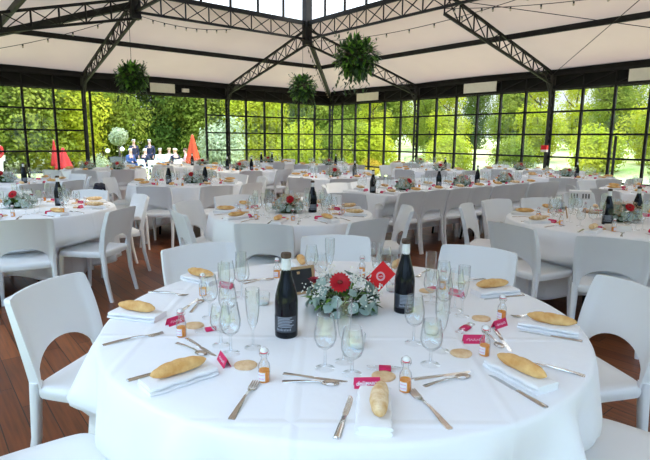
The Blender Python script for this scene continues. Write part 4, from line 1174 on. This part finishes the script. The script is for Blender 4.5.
def string(p, q, sag, n_, label):
    p, q = Vector(p), Vector(q); root = empty('string_lights', (0, 0, 0)); root.location = p; tag(root, label, 'string lights')
    pts = [p.lerp(q, i/24) - Vector((0, 0, sag*4*(i/24)*(1-i/24))) - p for i in range(25)]
    mb = MB(); mb.tube(pts, .007, 5); mb.build('cable', [M['iron']], root)
    for i in range(n_):
        t_ = (i+.5)/n_; c = p.lerp(q, t_) - Vector((0, 0, sag*4*t_*(1-t_))) - p
        mb = MB(); mb.lathe([(.010, -.045), (.017, -.04), (.017, -.004), (.006, .004)], 8, c); b = mb.build('socket', [M['dark_item']], root)
        mb = MB(); mb.sphere(c + Vector((0, 0, -.062)), (.020, .020, .026), 8, 6); mb.build('bulb', [M['bulb']], b, smooth=True)
string(W(a1, i0, ZB), W(LA-.3, 1.5, EAVE-.1), .25, 10, 'string of small bulbs sagging to the upper left from the lantern')
string(W(a1, i0, ZB-.05), W((a1+i0)/2, i0, ZB-.05), .12, 9, 'string of bulbs under the left lantern girder')
string(W(i0+.2, i0+.2, ZB-.1), W(i0+.3, 3*BAY-1, ZB), .32, 12, 'string of bulbs sagging right of the lantern corner')
string(W(i0+.1, 2*BAY, ZB-.05), W(i0-1.5, 3*BAY, ZB-.1), .15, 9, 'string of bulbs under the roof at upper right')
string(W(i0-.1, i0-.1, ZB-.2), W(.35, .35, EAVE-.1), .04, 14, 'string of bulbs along the corner hip beam')

# ================================================================== outside
def crown_mesh(name, seed, blobs, n_, size, m):
    random.seed(seed); vs = []; fs = []
    tot = sum(b[3]**2 for b in blobs)
    for (bx, by, bz, br) in blobs:
        for i in range(int(n_*br**2/tot)):
            d = Vector((random.gauss(0, 1), random.gauss(0, 1), random.gauss(0, 1))).normalized()
            p = Vector((bx, by, bz)) + d*br*(rnd(.55, 1.05))
            nrm = (d + Vector((rnd(-.9, .9), rnd(-.9, .9), rnd(-.3, 1.0)))).normalized()
            a = nrm.cross(Vector((rnd(-1, 1), rnd(-1, 1), rnd(-1, 1)))).normalized(); b = nrm.cross(a); s_ = size*rnd(.6, 1.3)
            k = len(vs); vs += [p - a*s_, p + b*s_*.55 + nrm*s_*.1, p + a*s_, p - b*s_*.55 + nrm*s_*.1]; fs.append((k, k+1, k+2, k+3))
    me = bpy.data.meshes.new(name); me.from_pydata([tuple(v) for v in vs], [], fs); me.materials.append(m); me.update(); random.seed(19)
    return me
def blob_set(seed, h, w, n_):
    random.seed(seed); out = []
    for i in range(n_):
        t_ = rnd(0, 1); z = h*(.10 + .80*t_); r = w*(1 - abs(2*t_ - .7)*.55); th = rnd(0, 6.28)
        out.append((cos(th)*r*rnd(.1, .75), sin(th)*r*rnd(.1, .75), z, w*rnd(.34, .55)))
    return out
def trunk_mesh(h, r):
    mb = MB(); mb.tube([(0, 0, -.3), (.05, 0, h*.25), (-.04, .06, h*.5), (.05, 0, h*.75)], [r*1.3, r, r*.75, r*.3], 8)
    for k in range(5):
        a = k*1.3; z = h*(.3 + .09*k); mb.tube([(0, 0, z), (cos(a)*h*.12, sin(a)*h*.12, z + h*.1), (cos(a)*h*.2, sin(a)*h*.2, z + h*.22)], [r*.45, r*.3, r*.1], 6)
    return mb.mesh('trunk', [M['bark']], smooth=True)
TR = trunk_mesh(9, .2)
KINDS = {}
for nm, mt, sd in (('yellow', 'leaf_yellow', 1), ('mid', 'leaf_mid', 2), ('mid2', 'leaf_mid', 6), ('dark', 'leaf_dark', 3), ('grey', 'leaf_grey', 4)):
    KINDS[nm] = crown_mesh('crown', sd, blob_set(sd*7, 9, 3.0, 30), 15000, .115, M[mt])
BUSH = {nm: crown_mesh('foliage', sd, [(rnd(-.6, .6), rnd(-.6, .6), rnd(.4, 1.3), rnd(.5, .8)) for _ in range(9)], 5200, .065, M[mt]) for nm, mt, sd in (('yellow', 'leaf_yellow', 21), ('mid', 'leaf_mid', 22), ('grey', 'leaf_grey', 23), ('orange', 'leaf_orange', 24))}
COLW = {'yellow': 'bright yellow-green', 'mid': 'mid-green', 'mid2': 'fresh green', 'dark': 'dark green', 'grey': 'pale grey-green', 'orange': 'orange-tinted'}
def tree(kind, a, b, s_, label, grp):
    p = W(a, b, ground_z(a, b) - .05); root = empty('broadleaf_tree', p, rnd(0, 6.28)); root.scale = (s_, s_, s_*rnd(.9, 1.1))
    link('crown', KINDS[kind], root); link('trunk', TR, root); tag(root, label, 'tree', grp)
def bush(kind, a, b, s_, label, grp, sz=1):
    p = W(a, b, ground_z(a, b) - .1); o = link('leafy_bush', BUSH[kind], None, p); o.rotation_euler = (0, 0, rnd(0, 6.28)); o.scale = (s_, s_, s_*sz); tag(o, label, 'bush', grp)
random.seed(400)
# beyond the far left wall and doorway
row1 = [(-14, -11, 'mid', .95), (-11.2, -13, 'mid2', 1.0), (-8.6, -12, 'mid', .95), (-6.2, -13.5, 'mid2', .9), (-4.0, -12.5, 'yellow', .85), (-1.6, -16, 'mid', 1.0), (.8, -17.5, 'dark', 1.05), (3.2, -19, 'dark', 1.0), (4.6, -16.5, 'mid2', .95), (6.6, -16, 'yellow', 1.05), (9.0, -15, 'mid', 1.0), (11.6, -16.5, 'dark', 1.05), (14, -14, 'mid2', .95), (16.6, -15, 'dark', 1.0), (20, -13, 'mid2', 1.0)]
for a, b, k, s_ in row1: tree(k, a, b, s_, '%s leafy tree beyond the far left wall' % COLW[k], '%s trees beyond the far left wall' % COLW[k])
for i in range(13):
    a = -24 + i*3.6; k = ('dark', 'mid', 'dark', 'mid2')[i % 4]
    tree(k, a + rnd(-1, 1), -25 + rnd(-2, 2), rnd(.9, 1.05), '%s tall tree at the back of the garden behind the left trees' % COLW[k], '%s tall trees at the back of the garden' % COLW[k])
row2 = [(-9, -13, 'mid', .85), (-11, -10, 'mid2', .85), (-9.5, -7.2, 'yellow', .8), (-12, -4.6, 'mid2', .9), (-10.5, -2.0, 'yellow', .75), (-13, .6, 'mid', .95), (-11, 3.2, 'yellow', .85), (-13, 5.8, 'mid2', .85), (-11.5, 8.4, 'yellow', .9), (-13.5, 11, 'yellow', .95), (-12, 14, 'mid', .9), (-14, 17.5, 'yellow', 1.0)]
for a, b, k, s_ in row2: tree(k, a, b, s_*rnd(.52, .72), '%s leafy tree beyond the right glass wall' % COLW[k], '%s trees beyond the right glass wall' % COLW[k])
for i in range(14):
    b = -24 + i*3.4; k = ('mid', 'dark', 'mid2', 'yellow')[i % 4]
    tree(k, -21 + rnd(-2, 2), b, rnd(.50, .68), '%s tree in the distant row behind the right meadow' % COLW[k], '%s trees in the distant row behind the right meadow' % COLW[k])
for a, b, k, s_, lb in ((-5.5, -3.2, 'yellow', 1.35, 'bright yellow-green bush with the most leaves outside the corner windows'), (-4.6, -2.2, 'orange', .5, 'orange-tinted bush outside the right corner windows'), (-6.5, 1.2, 'yellow', 1.1, 'yellow-green bush outside near the first right column'),
                     (-8.5, 3.4, 'mid', .9, 'mid-green bush outside the middle right windows'), (-8.5, 7.2, 'yellow', 1.1, 'yellow-green bush outside beyond the second right column'), (-6.5, -8.0, 'mid', 1.3, 'mid-green bush outside behind the glass corner'), (-9, 10.5, 'mid', 1.2, 'green bush outside the right picture edge windows')):
    bush(k, a, b, s_, lb, None)
for a, b, k, s_, lb in ((-5.2, -4.5, 'mid', 1.3, 'mid-green bush just outside the left corner windows'), (-3.5, -7.0, 'yellow', 1.3, 'yellow-green bush outside the far left windows'), (.3, -8.8, 'grey', 1.3, 'tall pale grey-green bush right of the doorway view'), (8.3, -3.6, 'grey', .55, 'pale grey-green bush left of the doorway, by the column'), (14.5, -9, 'mid', 1.5, 'mid-green bush outside the left edge windows'), (11.5, -13.0, 'mid', 1.4, 'round green bush outside behind the left column')):
    bush(k, a, b, s_, lb, None, 1.25)
for i in range(4): tree('dark', -1 + i*5.0, LB + 6.5 + (i % 2), .65, 'unseen dark green tree added behind the camera to block low sky light', 'light-blocking dark trees added behind the camera')  # added out of view to cut low light on the near cloth skirt
for i in range(3): tree('mid', LA + 6.5 + (i % 2), 6 + i*5.0, .65, 'unseen mid-green tree added left of the camera to block low sky light', 'light-blocking green trees added left of the camera')  # likewise unseen, added to hold back low light from the left
# olive in a planter
op = Vector((-10.35, 26.0, -.45)); ol = empty('olive_tree', op); tag(ol, 'pale ball-clipped olive tree growing in a grey planter outside the doorway', 'tree')
link('crown', crown_mesh('crown', 51, [(0, 0, 1.86, .42), (.12, 0, 1.95, .36), (-.14, .05, 1.84, .34), (0, -.1, 2.05, .3)], 2400, .05, M['leaf_grey']), ol)
mb = MB(); mb.tube([(0, 0, .7), (.03, 0, 1.1), (-.02, .02, 1.7)], [.06, .05, .035], 8); mb.build('trunk', [M['bark']], ol, smooth=True)
pl = empty('planter', op); tag(pl, 'grey tapered planter holding the pale olive tree outside', 'planter')
mb = MB(); mb.loft([[Vector((sx*k, sy*k, z)) for sx, sy in ((-1, -1), (1, -1), (1, 1), (-1, 1))] for k, z in ((.24, 0), (.36, .9), (.30, .9), (.28, .72))]); mb.build('pot', [M['pot']], pl)
mb = MB(); mb.box((0, 0, .72), (.56, .56, .03)); mb.build('soil', [M['bark']], pl)

# people on the terrace
def skin_obj(name, verts, edges, radii, m, parent, root_i=0, sub=1):
    me = bpy.data.meshes.new(name); me.from_pydata(verts, edges, []); me.materials.append(m)
    o = link(name, me, parent); sk = o.modifiers.new('skin', 'SKIN'); sk.use_smooth_shade = True
    for i, r in enumerate(radii):
        v = me.skin_vertices[0].data[i]; v.radius = r if isinstance(r, tuple) else (r, r); v.use_root = (i == root_i)
    ss = o.modifiers.new('smooth', 'SUBSURF'); ss.levels = sub; ss.render_levels = sub
    return o
def person(loc, rz, seated, top, legs, hair, label, lean=0):
    root = empty('person', loc, rz); tag(root, label, 'person')
    h0 = .52 if seated else .95
    V_ = [(0, 0, h0), (0, .0 + lean*.3, h0+.22), (0, lean*.6, h0+.42), (0, .01+lean*.7, h0+.53), (0, .025+lean*.75, h0+.61), (0, .035+lean*.8, h0+.70), (0, .02+lean*.8, h0+.79), (0, .125+lean*.8, h0+.665)]
    Rr = [(.15, .12), (.14, .11), (.13, .10), .058, .062, .088, .075, .014]
    Ed = [(0, 1), (1, 2), (2, 3), (3, 4), (4, 5), (5, 6), (5, 7)]
    clothV = {'top': ([], [], []), 'legs': ([], [], [])}
    def chain(start, pts, rs):
        prev = start
        for p, r in zip(pts, rs):
            V_.append(p); Rr.append(r); Ed.append((prev, len(V_)-1)); prev = len(V_)-1
        return prev
    arms, lgs = [], []
    for s_ in (-1, 1):
        sh = (s_*.185, lean*.6, h0+.43); el = (s_*.245, -.03+lean*.5, h0+.17) if not seated else (s_*.25, .06+lean*.4, h0+.18)
        wr = (s_*.20, .10+lean*.2, h0-.04) if not seated else (s_*.14, .30, h0+.16)
        pa = (s_*.19, wr[1] + (.03 if not seated else .07), wr[2] - (.07 if not seated else .01))
        k = chain(2, [sh, el, wr, pa], [.062, .046, .030, .032]); arms.append([sh, el, wr])
        for f in range(5):
            off = (f-2)*.013; L = (.06, .075, .08, .075, .055)[f]
            tip = (pa[0] + off, pa[1] + .02, pa[2] - L) if not seated else (pa[0] + off, pa[1] + L, pa[2] - .02)
            chain(k, [tip], [.009])
        hp = (s_*.095, 0, h0-.03); kn = (s_*.11, .03, .50) if not seated else (s_*.12, .42, .53); an = (s_*.11, 0, .09) if not seated else (s_*.12, .44, .09); to = (an[0]+s_*.02, an[1]+.15, .035)
        chain(0, [hp, kn, an, to], [.092, .062, .042, .035]); lgs.append([hp, kn, an])
    skin_obj('body', V_, Ed, Rr, M['skin'], root)
    # jacket or shirt
    tv = [(0, 0, h0-.06 if not seated else h0+.0), V_[1], V_[2], (0, .005+lean*.65, h0+.50)]; te = [(0, 1), (1, 2), (2, 3)]; tr = [(.175, .14), (.165, .13), (.155, .12), .072]
    for a in arms:
        pr = 2
        for p, r in zip(a, (.082, .062, .046)): tv.append(p); tr.append(r); te.append((pr, len(tv)-1)); pr = len(tv)-1
    skin_obj('top_clothing', tv, te, tr, M[top], root, 1)
    tv = [(0, 0, h0)]; te = []; tr = [(.165, .135)]
    for a in lgs:
        pr = 0
        for p, r in zip(a, (.108, .078, .06)): tv.append(p); tr.append(r); te.append((pr, len(tv)-1)); pr = len(tv)-1
    skin_obj('trousers', tv, te, tr, M[legs], root)
    for a in lgs:
        mb = MB(); an = a[2]; mb.sphere((an[0], an[1]+.06, .045), (.052, .14, .05), 10, 6); mb.build('shoe', [M['dark_item']], root, smooth=True)
    hc = Vector(V_[5]); mb = MB(); n_ = 14; rings = []
    for j in range(8):
        ph = pi*.62*j/7
        rings.append([hc + Vector((.097*sin(ph)*cos(2*pi*k/n_), -.018 + .108*sin(ph)*sin(2*pi*k/n_) - .01*(j/7), .035 + .088*cos(ph) + (.05 if (j > 3 and sin(2*pi*k/n_) > .3) else 0))) for k in range(n_)])
    rings[0] = [hc + Vector((1e-3*cos(2*pi*k/n_), -.018 + 1e-3*sin(2*pi*k/n_), .123)) for k in range(n_)]
    mb.loft(rings); mb.build('hair', [M[hair]], root, smooth=True)
    return root
GZ = -.45
def face_to(x, y, tx, ty): return math.atan2(ty-y, tx-x) - pi/2
def seated(x, y, tx, ty, *args, lean=0):
    rz = face_to(x, y, tx, ty); person((x, y, GZ), rz, True, *args, lean=lean)
    f = Vector((cos(rz + pi/2), sin(rz + pi/2)))
    return Vector((x, y)) - f*.30, f
def outside_chair(mid, f, label): put_chair(mid, f, label, 'white chairs on the terrace', z=GZ)
person((-10.05, 27.2, GZ), face_to(-10.05, 27.2, -9.0, 26), False, 'suit', 'suit', 'white_hair', 'grey-haired person in navy suit standing outside, left one of two')
person((-9.35, 27.6, GZ), face_to(-9.35, 27.6, -9.2, 25), False, 'suit', 'suit', 'white_hair', 'person in dark suit standing outside facing us, right one of two')
m_, f_ = seated(-9.75, 25.8, -8.6, 25.2, 'blue_suit', 'blue_suit', 'white_hair', 'person in blue suit seated outside, legs towards the right', lean=.05); outside_chair(m_, f_, 'white terrace chair under the person in blue suit')
m_, f_ = seated(-8.95, 25.6, -8.3, 27, 'suit', 'suit', 'white_hair', 'grey-haired person in dark jacket seated outside, back to us', lean=.05); outside_chair(m_, f_, 'white terrace chair of the person in dark jacket')
m_, f_ = seated(-8.5, 26.6, -8.0, 25.8, 'shirt', 'suit', 'white_hair', 'person in pale blue shirt seated outside the doorway'); outside_chair(m_, f_, 'white terrace chair of the person in pale blue shirt')
m_, f_ = seated(-8.25, 27.3, -7.6, 26.5, 'white_shirt', 'suit', 'fair_hair', 'fair-haired person in white seated behind the pale blue shirt'); outside_chair(m_, f_, 'white terrace chair of the fair-haired person in white')
m_, f_ = seated(-7.75, 26.8, -8.4, 26, 'pink_shirt', 'suit', 'white_hair', 'person in pale pink seated outside, grey hair'); outside_chair(m_, f_, 'white terrace chair of the person in pale pink')
m_, f_ = seated(-7.55, 26.0, -8.2, 26.6, 'suit', 'suit', 'fair_hair', 'fair-haired person in dark waistcoat seated outside'); outside_chair(m_, f_, 'white terrace chair of the person in dark waistcoat')
m_, f_ = seated(-7.2, 26.7, -8, 26.4, 'pink_shirt', 'suit', 'brown_hair', 'brown-haired person in pink seated next to the orange parasol'); outside_chair(m_, f_, 'white terrace chair of the brown-haired person in pink')
outside_chair(Vector((-8.25, 24.6)), Vector((0, 1)), 'empty white terrace chair, back to the doorway')
# seen through the left edge windows
person((-14.6, 23.2, GZ), 2.6, False, 'red_cloth', 'white_shirt', 'brown_hair', 'person in red top standing beyond the left edge windows')
person((-15.3, 23.6, GZ), 2.9, False, 'white_shirt', 'suit', 'fair_hair', 'person in white top standing beyond the left edge windows')
def folded_parasol(loc, m, h, w, label):
    root = empty('folded_parasol', loc); tag(root, label, 'parasol')
    mb = MB(); n_ = 24; rings = []
    for j in range(9):
        t_ = j/8; z = h*(.30 + .68*t_); r0 = w*(1 - t_*.88)
        rings.append([Vector((cos(2*pi*k/n_)*r0*(1 + .22*cos(6*2*pi*k/n_)), sin(2*pi*k/n_)*r0*(1 + .22*cos(6*2*pi*k/n_)), z)) for k in range(n_)])
    mb.loft(rings); mb.build('folded_canopy', [M[m]], root, smooth=True)
    mb = MB(); mb.tube([(0, 0, 0), (0, 0, h)], .025, 8); mb.build('pole', [M['pale_wood']], root)
    mb = MB(); mb.lathe([(.28, 0), (.28, .06), (.05, .08)], 16); mb.build('base', [M['pot']], root)
folded_parasol((-6.40, 25.0, GZ), 'orange', 2.05, .34, 'folded orange parasol standing right of the seated people outside')
folded_parasol((-12.55, 24.0, GZ), 'red_cloth', 1.75, .18, 'narrow folded red parasol seen through the left windows')
folded_parasol((-11.95, 23.6, GZ), 'red_cloth', 1.4, .38, 'wider folded red parasol beside the left column outside')
for x, y, z, lb in ((-10.75, 25.6, .95, 'left'), (-9.95, 25.4, 1.05, 'right')):
    r0 = empty('garden_lantern', (x, y, GZ)); tag(r0, 'white globe lantern on a thin stake, %s of the pale olive tree' % lb, 'lantern')
    mb = MB(); mb.sphere((0, 0, z + .25), .11, 12, 8); mb.build('globe', [M['stopper']], r0, smooth=True); mb = MB(); mb.tube([(0, 0, 0), (0, 0, z + .16)], .012, 6); mb.build('stake', [M['iron']], r0)

# ================================================================== light and camera
w = bpy.data.worlds.new('sky'); SC.world = w; w.use_nodes = True; nt = w.node_tree; nt.nodes.clear()
out = nt.nodes.new('ShaderNodeOutputWorld'); bg = nt.nodes.new('ShaderNodeBackground')
tc = N(nt, 'TexCoord'); sx = N(nt, 'SeparateXYZ'); nt.links.new(tc.outputs['Generated'], sx.inputs[0])
mr = N(nt, 'MapRange'); mr.inputs['From Min'].default_value = -.8; mr.inputs['From Max'].default_value = .6
nt.links.new(sx.outputs['Y'], mr.inputs['Value'])
col = ramp(nt, mr.outputs[0], [(0, (.39, .56, .80)), (1, (.56, .60, .66))])
zr = N(nt, 'MapRange'); zr.inputs['From Min'].default_value = .1; zr.inputs['From Max'].default_value = .9   # overcast sky : brighter overhead
zr.inputs['To Min'].default_value = .38; zr.inputs['To Max'].default_value = 2.6
nt.links.new(sx.outputs['Z'], zr.inputs['Value'])
mm = N(nt, 'VectorMath', operation='SCALE'); nt.links.new(col, mm.inputs[0]); nt.links.new(zr.outputs[0], mm.inputs['Scale'])
nt.links.new(mm.outputs[0], bg.inputs['Color']); bg.inputs['Strength'].default_value = 5.0
nt.links.new(bg.outputs[0], out.inputs['Surface'])
sl = bpy.data.lights.new('sun', 'SUN'); sl.energy = 4.2; sl.angle = R(8); sl.color = (1, .89, .72)
so = link('sun', sl); d = (U*.80 - V*.60).normalized()*cos(R(40)) + Vector((0, 0, -sin(R(40))))
so.rotation_euler = d.to_track_quat('-Z', 'Y').to_euler(); so.location = (0, -5, 20)

cam = bpy.data.cameras.new('camera'); co = link('camera', cam); SC.camera = co
cam.sensor_width = 36; cam.lens = 36*513.75/650; cam.clip_end = 300; cam.clip_start = .05
pt, rl = R(10.06), R(.55)
fw = Vector((0, cos(pt), -sin(pt))); up = Vector((0, sin(pt), cos(pt))); rt = Vector((1, 0, 0))
r2 = rt*cos(rl) + up*sin(rl); u2 = up*cos(rl) - rt*sin(rl)
mx = Matrix.Identity(4)
for i in range(3): mx[i][0] = r2[i]; mx[i][1] = u2[i]; mx[i][2] = -fw[i]
mx.translation = Vector((0, 0, 1.437)); co.matrix_world = mx
SC.view_settings.view_transform = 'Standard'; SC.view_settings.look = 'None'; SC.view_settings.gamma = 1; SC.view_settings.exposure = -0.12
SC.cycles.transparent_max_bounces = 48; SC.cycles.max_bounces = 10; SC.cycles.diffuse_bounces = 5; SC.cycles.glossy_bounces = 4
